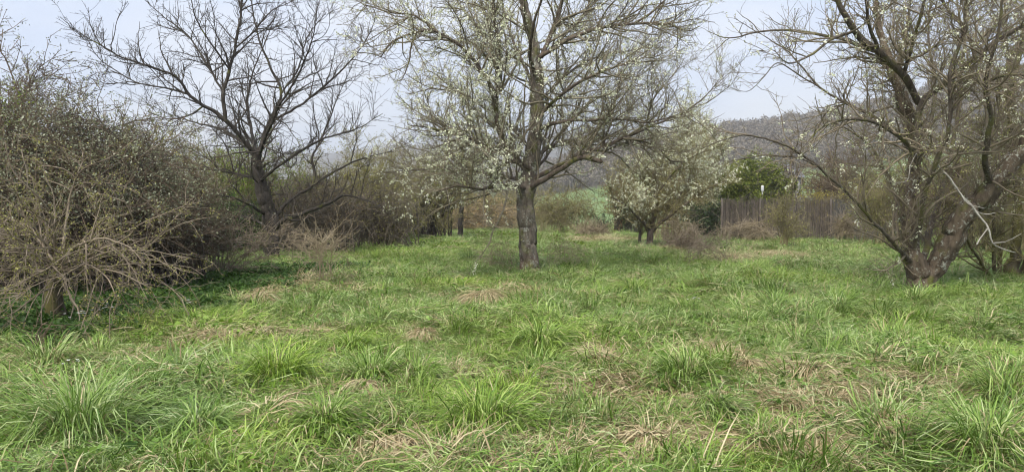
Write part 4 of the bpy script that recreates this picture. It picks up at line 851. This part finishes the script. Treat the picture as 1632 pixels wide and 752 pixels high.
def row(items):
    for it in items: bush(*it[:10], **it[10])
tw, lf = M, M
row([
 ('evergreen_bush', 'dark evergreen bush behind the bare tree trunk', 'bush', 362, 396, 2.6, 2.1, 2, 311, M['twig_dark'], dict(stems=50, n2=700, n3=3000, leaf=(11000, .055, M['leaf_green']), Y=24.5, spread=.6, dense_low=1)),
 ('spring_bush', 'yellow-green leafing bush behind the fork of the bare tree', 'bush', 405, 385, 5.0, 4.1, 2.4, 312, M['twig_olive'], dict(stems=90, n2=1000, n3=5000, leaf=(16000, .06, M['leaf_lime']), Y=26.5, spread=.6, tw=.006)),
 ('hedge_bush', 'tall olive hedge bush between thicket and bare tree', 'bush', 270, 400, 6.4, 4.5, 3, 313, M['twig_olive'], dict(stems=90, n2=1400, n3=6500, leaf=(18000, .055, M['leaf_olive']), Y=28, spread=.6, tw=.006)),
 ('bramble_bank', 'red-brown bramble bank right of the bare tree trunk', 'brambles', 495, 402, 3.6, 2.5, 2, 314, M['twig_grey'], dict(stems=120, n2=1700, n3=5500, leaf=(4200, .04, M['leaf_rust']), Y=25, spread=.9, arch=1.0, dense_low=1.2, tw=.0065)),
 ('bramble_bank', 'grey-brown bramble bank ending the hedge beside the mown edge', 'brambles', 600, 396, 3.4, 2.3, 2, 315, M['twig_grey'], dict(stems=110, n2=1600, n3=5500, leaf=(4500, .045, M['leaf_olive']), Y=27.5, spread=.9, arch=1.0, dense_low=1.0, tw=.0065)),
 ('budding_bush', 'olive budding bush behind the brown bramble banks', 'bush', 570, 388, 6.8, 4.7, 3, 316, M['twig_olive'], dict(stems=100, n2=1700, n3=8000, leaf=(22000, .052, M['leaf_olive']), Y=31, spread=.6, tw=.006)),
 ('budding_bush', 'olive budding bush with dark crooked stems left of the slim trunk', 'bush', 690, 379, 5.6, 4.5, 3, 317, M['twig_olive'], dict(stems=60, n2=1300, n3=7000, leaf=(12000, .05, M['leaf_olive']), Y=34, spread=.3, tw=.006, r0=.035, trunkmat=M['twig_dark'])),
 ('dark_bush', 'dark ivied bush at the foot of the crooked stems', 'bush', 668, 378, 1.9, 1.2, 1.4, 318, M['twig_dark'], dict(stems=30, n2=400, n3=1500, leaf=(2600, .05, M['leaf_dark']), Y=35, spread=.6)),
 ('beech_hedge', 'tan dry-leaved hedge along the far end of the meadow', 'hedge', 735, 368, 9.8, 2.1, 1.6, 319, M['twig_pink'], dict(stems=260, n2=2600, n3=9000, leaf=(22000, .075, M['leaf_tan']), Y=47, spread=.95, tw=.008, up3=.3)),
 ('willow_bush', 'pale olive bush behind the blossoming trunk at the meadow end', 'bush', 897, 372, 4.6, 2.9, 2.4, 320, M['twig_olive'], dict(stems=80, n2=1300, n3=6000, leaf=(6500, .05, M['leaf_olive']), Y=43, spread=.85, tw=.007)),
 ('rusty_conifer', 'rusty brown evergreen beside the far green field', 'shrub', 992, 366, 1.9, 3.4, 1.9, 321, M['twig_dark'], dict(stems=60, n2=700, n3=3500, leaf=(8500, .075, M['leaf_rust']), Y=42, spread=.5, arch=.9)),
 ('dark_conifer', 'dark green evergreen behind the small blossoming tree', 'shrub', 1012, 366, 1.4, 2.5, 1.4, 322, M['twig_dark'], dict(stems=40, n2=500, n3=2500, leaf=(6500, .07, M['leaf_dark']), Y=41, spread=.5, arch=.9)),
 ('ivy_stump', 'dark ivied stump at the end of the meadow gap', 'stump', 957, 369, .75, .85, .6, 323, M['twig_dark'], dict(stems=24, n2=160, n3=500, leaf=(1500, .06, M['leaf_dark']), Y=41, spread=.7)),
 ('blackthorn', 'white-flowering blackthorn rising behind the small blossoming tree', 'tree', 1092, 375, 5.2, 7.0, 3.6, 324, M['twig_olive'], dict(stems=80, n2=2000, n3=9000, leaf=(6000, .05, M['leaf_olive']), blossom=(13000, .055, M['blossom']), Y=36, spread=.55, r0=.03, tw=.006)),
 ('conifer_hedge', 'yellow-green clipped conifer above the fence', 'conifer', 1195, 375, 4.9, 4.0, 2.4, 325, M['twig_dark'], dict(stems=110, n2=1200, n3=6000, leaf=(32000, .085, M['leaf_conifer']), Y=38, spread=.8, arch=.9, up3=.3)),
 ('laurel_bush', 'dark glossy laurel at the left end of the fence', 'bush', 1128, 383, 1.9, 1.9, 1.2, 326, M['twig_dark'], dict(stems=40, n2=500, n3=1800, leaf=(4500, .075, M['leaf_dark']), Y=34.5, spread=.6)),
 ('bare_shrub', 'tall russet leafless shrub behind the fence', 'shrub', 1345, 375, 4.6, 4.9, 3, 327, M['twig_brown'], dict(stems=120, n2=2200, n3=9000, leaf=(2500, .05, M['leaf_rust']), Y=40, spread=.5, tw=.0075)),
 ('gold_shrub', 'golden low shrub peeping over the fence top', 'shrub', 1312, 375, 1.9, 2.35, 1.2, 328, M['twig_olive'], dict(stems=40, n2=400, n3=1500, leaf=(4200, .06, M['leaf_gold']), Y=35.5, spread=.6, arch=.95)),
 ('bare_sapling', 'slim leafless sapling standing behind the fence', 'sapling', 1258, 375, 1.9, 5.3, 1.4, 329, M['twig_brown'], dict(stems=16, n2=240, n3=1200, Y=37.5, spread=.2, tw=.0065, r0=.022, arch=1.0)),
 ('garden_shrub', 'olive leafing shrub seen through the leaning tree', 'shrub', 1432, 395, 4.4, 3.6, 2.6, 330, M['twig_olive'], dict(stems=90, n2=1500, n3=6500, leaf=(9000, .05, M['leaf_olive']), Y=28.5, spread=.6, tw=.006)),
 ('garden_shrub', 'brown and olive shrub behind the thick leaning stem', 'shrub', 1540, 400, 4.6, 4.4, 2.8, 331, M['twig_brown'], dict(stems=110, n2=1900, n3=8000, leaf=(8000, .05, M['leaf_olive']), Y=26, spread=.6, tw=.006)),
 ('garden_shrub', 'yellow-olive mossy shrub behind the stems at the right edge', 'shrub', 1640, 410, 4.0, 3.8, 2.8, 332, M['twig_olive'], dict(stems=100, n2=1800, n3=7500, leaf=(9500, .05, M['leaf_olive']), Y=23, spread=.7, tw=.006)),
 ('bramble_bank', 'pinkish dry bramble bank in front of the fence', 'brambles', 1190, 388, 3.2, .85, .8, 333, M['twig_pink'], dict(stems=60, n2=260, n3=700, Y=31.8, spread=.95, arch=1.3, tw=.006)),
 ('bramble_bank', 'pinkish dry brambles right of the small blossoming tree', 'brambles', 1082, 390, 2.4, .9, 1.2, 334, M['twig_pink'], dict(stems=60, n2=220, n3=500, Y=31.5, spread=.95, arch=1.3, tw=.006)),
 ('bramble_bank', 'dry bramble tuft against the grey fence panel', 'brambles', 1345, 388, 1.3, 1.05, .7, 335, M['twig_pink'], dict(stems=45, n2=300, n3=800, Y=32.2, spread=.6, arch=1.3, tw=.0055)),
 ('brush_pile', 'heap of dry brushwood at the end of the meadow', 'brush pile', 945, 377, 2.1, .5, 1.2, 336, M['twig_pink'], dict(stems=80, n2=700, n3=1500, Y=37.5, spread=.95, arch=1.2, tw=.007, flat=.7)),
 ('brush_pile', 'tangle of cut grey twigs in the grass before the brambles', 'brush pile', 1095, 408, 1.9, .45, 1.1, 337, M['twig_pale'], dict(stems=50, n2=450, n3=1200, Y=26, spread=.8, arch=1.2, tw=.005, flat=.7)),
 ('budding_sapling', 'small budding bush with thin straight stems before the fence', 'sapling', 1250, 404, 1.5, 1.95, 1.1, 338, M['twig_olive'], dict(stems=22, n2=260, n3=1100, leaf=(1100, .04, M['leaf_olive']), Y=27, spread=.15, arch=.9, tw=.005)),
 ('dry_bramble', 'dry arching bramble with a straight dead stem in the grass', 'bramble', 520, 462, .95, 1.15, .8, 339, M['twig_pink'], dict(stems=16, n2=120, n3=420, Y=14.5, spread=.4, arch=1.0, tw=.0034, r0=.008)),
 ('dry_stalks', 'thin dead stalks standing left of the blossoming trunk', 'stalks', 790, 425, 1.3, .75, .8, 340, M['twig_pink'], dict(stems=34, n2=60, n3=120, Y=18.5, spread=.9, arch=1.2, tw=.003, r0=.005)),
 ('dry_stalks', 'thin dead stalks standing right of the blossoming trunk', 'stalks', 905, 428, 1.3, .8, .8, 341, M['twig_pink'], dict(stems=34, n2=60, n3=120, Y=18.5, spread=.9, arch=1.2, tw=.003, r0=.005)),
 ('dry_stalks', 'dead upright stalks in the grass in front of the pinkish brambles', 'stalks', 1130, 425, 1.7, .95, 1.0, 342, M['twig_pale'], dict(stems=30, n2=60, n3=200, Y=20.5, spread=.9, arch=1.2, tw=.0035, r0=.006)),
 ('dry_stalks', 'few brown dead stalks in a tussock near the left edge', 'stalks', 68, 585, .35, .38, .3, 343, M['twig_brown'], dict(stems=12, n2=10, n3=20, Y=8.0, spread=.6, arch=1.2, tw=.003, r0=.006)),
])
row([
 ('field_hedge', 'far olive hedge behind the bare tree beyond the garden', 'hedge', 330, 350, 15, 4.6, 3, 351, M['twig_olive'], dict(stems=200, n2=1800, n3=7000, leaf=(9000, .10, M['leaf_olive']), Y=62, spread=.9, tw=.012)),
 ('field_hedge', 'far brown hedge beyond the olive budding bushes', 'hedge', 610, 350, 16, 5.0, 3, 352, M['twig_grey'], dict(stems=200, n2=1800, n3=7000, leaf=(7000, .10, M['leaf_olive']), Y=64, spread=.9, tw=.012)),
 ('field_hedge', 'far hedge seen to both sides of the blossoming trunk', 'hedge', 815, 350, 12, 3.2, 3, 353, M['twig_olive'], dict(stems=200, n2=1600, n3=6000, leaf=(6000, .09, M['leaf_olive']), Y=60, spread=.9, tw=.012)),
 ('field_hedge', 'far hedge behind the small blossoming tree and conifer', 'hedge', 1100, 350, 12, 4.2, 3, 354, M['twig_brown'], dict(stems=180, n2=1600, n3=6000, leaf=(6000, .10, M['leaf_olive']), Y=60, spread=.9, tw=.012)),
 ('field_hedge', 'far hedge behind the fence and russet shrub', 'hedge', 1350, 350, 14, 5.2, 3, 355, M['twig_brown'], dict(stems=200, n2=1900, n3=7000, leaf=(5000, .10, M['leaf_olive']), Y=58, spread=.9, tw=.012)),
 ('field_hedge', 'far hedge beyond the garden shrubs at the right edge', 'hedge', 1600, 350, 14, 5.8, 3, 356, M['twig_olive'], dict(stems=200, n2=1900, n3=7000, leaf=(8000, .10, M['leaf_olive']), Y=55, spread=.9, tw=.012)),
 ('budding_bush', 'olive budding bush behind the left side of the blossoming tree', 'bush', 790, 374, 4.6, 3.3, 2.4, 357, M['twig_olive'], dict(stems=70, n2=1300, n3=5500, leaf=(8000, .055, M['leaf_olive']), Y=53, spread=.5, tw=.007)),
])
# slim dark trunk beyond the hedge bushes
qb = at(733, 374, 37); qb[2] = float(gz(qb[0], qb[1]))
tree('slim_tree', 'slim dark-trunked tree standing alone before the tan hedge', 'tree', qb, 37, [[(733, 372, 0, 4), (734, 350, 0, 3.6), (736, 320, 0, 3.4), (735, 290, 0, 3), (737, 255, 0, 2.4), (734, 215, 0, 1.6)]],
     [[(735, 320, 0, 2), (720, 300, .3, 1.6), (705, 270, .5, .8)], [(736, 300, 0, 2), (752, 280, -.3, 1.6), (765, 250, -.5, .8)]],
     29, M['bark_bare'], M['bark_bare'], M['twig_olive'], dict(n1=60, l1=(.6, 1.5), n2=600, l2=(.3, .8), n3=1500, l3=(.1, .2), tw=.0065, clear=1.2), bud=(1800, .05, M['leaf_olive'], 'leaves'))

# ------------------------------------------------------------------ brushwood fence
def fence():
    Yf = 33.0; A = at(1150, 385, Yf); B = at(1440, 385, Yf - .4); k = gz
    root = thing('brushwood_fence', 'brown and grey brushwood screen fence behind the brambles', 'fence', (A[0], A[1], 0))
    o = np.array([A[0], A[1], 0]); r = rng(400); xs = [1150, 1210, 1323, 1440]
    pos = lambda px: at(px, 385, Yf - .4 * (px - 1150) / 290)
    H = 1.83
    for i in range(3):
        p, q = pos(xs[i]), pos(xs[i + 1]); L = q[0] - p[0]; n = int(L / .0042); g = Geo()
        t = np.sort(r.uniform(0, 1, n))[:, None]; b = p[None] + (q - p)[None] * t; b[:, 1] += r.normal(0, .018, n); b[:, 2] = r.uniform(-.03, .05, n)
        K = 4; P = np.repeat(b[:, None], K, 1); h = H + r.normal(0, .05, n) - .12 * (r.uniform(0, 1, n) > .8) + .03 * np.sin(t[:, 0] * 9 + i)
        P[:, :, 2] = b[:, 2:3] + np.linspace(0, 1, K)[None] * h[:, None]; P[:, 1:, 0] += np.cumsum(r.normal(0, .028, (n, K - 1)), 1); P[:, 1:, 1] += r.normal(0, .012, (n, K - 1))
        R = np.full((n, K), .0068) * r.uniform(.6, 1.5, (n, 1)); R[:, -1] *= .5; tubes(P - o, R, 3, g, r.uniform(0, 1, n))
        m = int(L * 110); c0 = p[None] + (q - p)[None] * r.uniform(.02, .98, (m, 1)); c0[:, 2] = r.uniform(.05, H + .05, m); c0[:, 1] -= r.uniform(.01, .05, m)
        dv = np.stack([r.normal(0, .22, m), r.normal(0, .04, m), r.uniform(.12, .5, m)], 1); tubes(np.stack([c0 - o, c0 + dv - o], 1), np.full((m, 2), .006), 3, g, r.uniform(.2, 1, m))
        pn = g.build('brushwood_panel', M['brush_brown'] if i < 2 else M['brush_grey'], root, 'stuff')
        for z in (.35, .95, 1.5):
            g = Geo(); W_ = np.stack([p + (q - p) * s for s in np.linspace(.01, .99, 9)]); W_[:, 2] = z; W_[:, 1] -= .045
            P_, R_ = smooth_path(W_, np.full(9, .003), .3, r); limb_tube(P_ - o, R_, 6, g, r); g.build('binding_wire', M['post'], pn)
    for x in xs:
        p = pos(x); p[2] = -.2; g = Geo(); W_ = np.array([p + (0, -.07, z) for z in (0, .7, 1.4, 2.1)]); P_, R_ = smooth_path(W_, np.full(4, .045), .3, r)
        limb_tube(P_ - o, R_, 9, g, r, lump=.05); g.build('post', M['post'], root)
fence()

# small white bottle on a cane, leaning pole and shed beyond the fence
def lathe(prof, S=16):
    a = np.arange(S) * 2 * math.pi / S; V = np.concatenate([np.stack([r_ * np.cos(a), r_ * np.sin(a), np.full(S, z)], 1) for r_, z in prof]); j = np.arange(S)
    Q = np.concatenate([np.stack([i * S + j, i * S + (j + 1) % S, (i + 1) * S + (j + 1) % S, (i + 1) * S + j], -1) for i in range(len(prof) - 1)]); return V, Q
def cane_and_bottle():
    b = at(1214, 380, 32.6); b[2] = 0; top = at(1214, 305, 32.6)[2]
    c = thing('garden_cane', 'thin cane in front of the fence carrying the white bottle', 'cane', b); g = Geo(); r = rng(5)
    P, R = smooth_path(np.array([(0, 0, -.1), (.01, 0, 1.2), (0, 0, top)]), np.array([.012, .011, .009]), .2, r); limb_tube(P, R, 7, g, r); g.build('cane_rod', M['post'], c)
    t = thing('plastic_bottle', 'white plastic bottle upturned on a cane above the fence', 'bottle', (b[0], b[1], top))
    g = Geo(); g.add(*lathe([(.016, -.10), (.018, -.04), (.022, -.03), (.058, .02), (.064, .05), (.062, .15), (.065, .19), (.06, .23), (.035, .255), (.0, .26)])); g.build('bottle_body', M['plastic'], t)
    g = Geo(); g.add(*lathe([(.022, -.12), (.024, -.09), (.022, -.07), (.0, -.07)])); g.build('bottle_cap', M['plastic'], t)
cane_and_bottle()
def pole():
    a = at(1272, 325, 39); a[2] = 0; g = Geo(); r = rng(6); q = at(1261, 278, 39)
    P, R = smooth_path(np.array([a + (.15, 0, -.2), (a + q) / 2, q]) - a, np.array([.05, .048, .045]), .3, r); limb_tube(P, R, 9, g, r)
    o = g.build('leaning_pole', M['pole']); o.location = a; tag(o, 'pale grey pole leaning behind the fence', 'pole')
pole()
def shed():
    c = at(1246, 330, 52); c[2] = float(gz(c[0], c[1])); s = thing('shed', 'grey-roofed shed glimpsed between conifer and sapling', 'shed', c); zr = at(1246, 263, 52)[2] - c[2]; ze = zr - .85
    W2, D2 = .75, 1.5
    g = Geo(); V = [(-W2, -D2, 0), (W2, -D2, 0), (W2, D2, 0), (-W2, D2, 0), (-W2, -D2, ze), (W2, -D2, ze), (W2, D2, ze), (-W2, D2, ze), (-W2, 0, zr - .06), (W2, 0, zr - .06)]
    g.add(V, [(0, 1, 5, 4), (2, 3, 7, 6)], [(0, 4, 8), (0, 8, 3), (3, 8, 7), (1, 9, 5), (1, 2, 9), (2, 6, 9)]); g.build('wall', M['shedwall'], s, smooth=False)
    for sg in (-1, 1):
        g = Geo(); y0, y1 = sg * (D2 + .2), 0; za, zb = ze - .1, zr
        V = [(-W2 - .2, y0, za), (W2 + .2, y0, za), (W2 + .2, y1, zb), (-W2 - .2, y1, zb)]; V += [(x, y, z + .05) for x, y, z in V]
        g.add(V, [(0, 1, 2, 3), (4, 7, 6, 5), (0, 4, 5, 1), (1, 5, 6, 2), (2, 6, 7, 3), (3, 7, 4, 0)]); g.build('roof', M['roof'], s, smooth=False)
    for k in range(7):
        g = Geo(); x = -W2 + .1 + k * .2; V = [(x - .09, -D2 - .03, .02), (x + .09, -D2 - .03, .02), (x + .09, -D2 - .03, ze - .12), (x - .09, -D2 - .03, ze - .12)]; V += [(a, b + .026, c_) for a, b, c_ in V]
        g.add(V, [(0, 1, 2, 3), (4, 7, 6, 5), (0, 4, 5, 1), (1, 5, 6, 2), (2, 6, 7, 3), (3, 7, 4, 0)]); g.build('plank', M['shedwall'], s, smooth=False)
shed()

# ------------------------------------------------------------------ leafy ground cover, wild flowers
def cover(name, label, rects, seed, mat, dens, sc, keep=None):
    r = rng(seed); VR = [leaf_clump(seed + i, 60, .22, .20, .065) for i in range(4)]; co = []
    for x0, x1, y0, y1 in rects:
        n = int((x1 - x0) * (y1 - y0) * dens); co.append(np.stack([r.uniform(x0, x1, n), r.uniform(y0, y1, n)], 1))
    co = np.concatenate(co)
    if keep is not None: co = co[keep(co[:, 0], co[:, 1], r)]
    x, y = co.T; n = len(x); s = r.uniform(.7, 1.3, n) * sc
    scatter(name, VR, dict(co=np.stack([x, y, gz(x, y)], 1), rot=np.stack([r.normal(0, .1, n), r.normal(0, .1, n), r.uniform(0, 6.28, n)], 1), scl=np.stack([s, s, s], 1), pick=r.integers(0, 4, n), dead=np.zeros(n), lush=np.ones(n)), mat, label, 'ground cover')
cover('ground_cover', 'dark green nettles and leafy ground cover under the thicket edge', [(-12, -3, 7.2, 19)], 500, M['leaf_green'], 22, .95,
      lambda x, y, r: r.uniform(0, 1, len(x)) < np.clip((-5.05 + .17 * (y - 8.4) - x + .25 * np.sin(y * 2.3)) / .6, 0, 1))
cover('leafy_strip', 'fresh green leafy weeds along the far edge of the meadow', [(-9, 2.5, 27, 40)], 510, M['leaf_lime'], 4, 1.2,
      lambda x, y, r: r.uniform(0, 1, len(x)) < np.clip(.4 + .6 * np.sin(x * 1.1 + y * .4), 0, 1) * np.clip((x + .30 * y) / .6, 0, 1))
def flower(px, py, seed, label, group):
    p = gp(px, py); r = rng(seed); t = thing('wildflower', label, 'flower', p, group); k = max(1, 1)
    g = Geo(); tops = []
    for i in range(4):
        a = r.uniform(-.09, .09, 2); W_ = np.array([(a[0] * .3, a[1] * .3, 0), (a[0] * .7, a[1] * .7, .12), (a[0], a[1], .22 + r.uniform(0, .07))]); tops.append(W_[-1])
        tubes(W_[None], np.full((1, 3), .002), 3, g)
    g.build('stem', M['leaf_green'], t, 'stuff')
    for tp in tops:
        g = Geo(); a = np.arange(5) * 2 * math.pi / 5; V = [tp]; F = []
        for i, an in enumerate(a):
            u = np.array([math.cos(an), math.sin(an), .35]); v = np.array([-math.sin(an), math.cos(an), 0]); V += [tp + u * .010 + v * .008, tp + u * .020, tp + u * .010 - v * .008]; F.append((0, 1 + i * 3, 2 + i * 3, 3 + i * 3))
        g.add(V, F, a=r.uniform(0, 1)); g.build('flower_head', M['petal'], t)
for i, (x, y, w) in enumerate([(118, 540, 'nearer of the pair below the mossy stump'), (124, 534, 'farther of the pair below the mossy stump'), (170, 521, 'right of the mossy stump, nearer one'), (180, 515, 'right of the mossy stump, farther one'), (148, 524, 'just right of the mossy stump'), (305, 507, 'alone in the grass far right of the mossy stump'), (112, 622, 'in the grass above the huge blue-green tussock')]):
    flower(x, y, 600 + i, 'tiny white wildflower ' + w, 'white wildflowers by the ground cover')
flower(1105, 505, 620, 'tiny pale wildflower in the open meadow above the deep green tussock', None)
flower(1528, 468, 621, 'tiny white wildflower right of the leaning tree foot', None)

# ------------------------------------------------------------------ the wooded hill far behind
def far_tree(seed, conifer=False):
    r = rng(seed); g = Geo(); n = 150; v = nrm(r.normal(0, 1, (n, 3))) * r.uniform(.3, 1, (n, 1)) ** .5
    P = v * np.array([2.6, 2.6, 3.6]) + np.array([0, 0, 6.2])
    if conifer: P = np.stack([v[:, 0] * 2.2 * (1 - np.abs(v[:, 2])), v[:, 1] * 2.2 * (1 - np.abs(v[:, 2])), 5 + 5 * v[:, 2]], 1)
    leaf_quads(P, 1.15, r, g, asp=.5)
    tubes(np.array([[(0, 0, -1), (0.1, 0, 3), (0, .1, 8)]], float), np.array([[.25, .2, .08]]), 4, g, [0.3]); V, Q, T, A = g.arrays()
    return V, Q, T, A, np.full(len(V), .6), np.ones(len(V))
def woods():
    r = rng(700); n = 9000; y = r.uniform(262, 520, n); x = r.uniform(-.35, 1.0, n) * y; k = r.uniform(0, 1, n) < .9; x, y = x[k], y[k]; n = len(x); s = r.uniform(.5, 1.0, n)
    scatter('woods', [far_tree(701 + i) for i in range(5)], dict(co=np.stack([x, y, gz(x, y)], 1), rot=np.stack([np.zeros(n), np.zeros(n), r.uniform(0, 6.28, n)], 1), scl=np.stack([s, s, s * r.uniform(.8, 1.2, n)], 1), pick=r.integers(0, 5, n), dead=np.zeros(n), lush=np.ones(n)), M['wood'], 'leafless grey-brown woods covering the far hill', 'woods')
    n = 3500; y = r.uniform(900, 1900, n); x = r.uniform(-1.0, .5, n) * y; s = r.uniform(.8, 1.8, n)
    scatter('ridge_woods', [far_tree(711 + i) for i in range(3)], dict(co=np.stack([x, y, gz(x, y)], 1), rot=np.stack([np.zeros(n), np.zeros(n), r.uniform(0, 6.28, n)], 1), scl=np.stack([s * 2, s * 2, s], 1), pick=r.integers(0, 3, n), dead=np.zeros(n), lush=np.ones(n)), M['wood'], 'blue-grey woods on the far ridge', 'woods')
woods()

# ------------------------------------------------------------------ the air
def haze():
    m = bpy.data.materials.new('haze'); m.use_nodes = True; n = m.node_tree; n.nodes.clear(); out = n.nodes.new('ShaderNodeOutputMaterial')
    v = n.nodes.new('ShaderNodeVolumePrincipled'); v.inputs['Color'].default_value = (.93, .95, 1, 1); v.inputs['Density'].default_value = .00065; v.inputs['Anisotropy'].default_value = .2
    n.links.new(v.outputs[0], out.inputs['Volume'])
    x, y0, y1, z0, z1 = 13500, -40, 12500, -30, 150
    V = [(-x, y0, z0), (x, y0, z0), (x, y1, z0), (-x, y1, z0), (-x, y0, z1), (x, y0, z1), (x, y1, z1), (-x, y1, z1)]
    x = 1
    g = Geo(); g.add(V, [(0, 3, 2, 1), (4, 5, 6, 7), (0, 1, 5, 4), (1, 2, 6, 5), (2, 3, 7, 6), (3, 0, 4, 7)]); g.build('haze', m, kind='stuff', smooth=False)
haze()
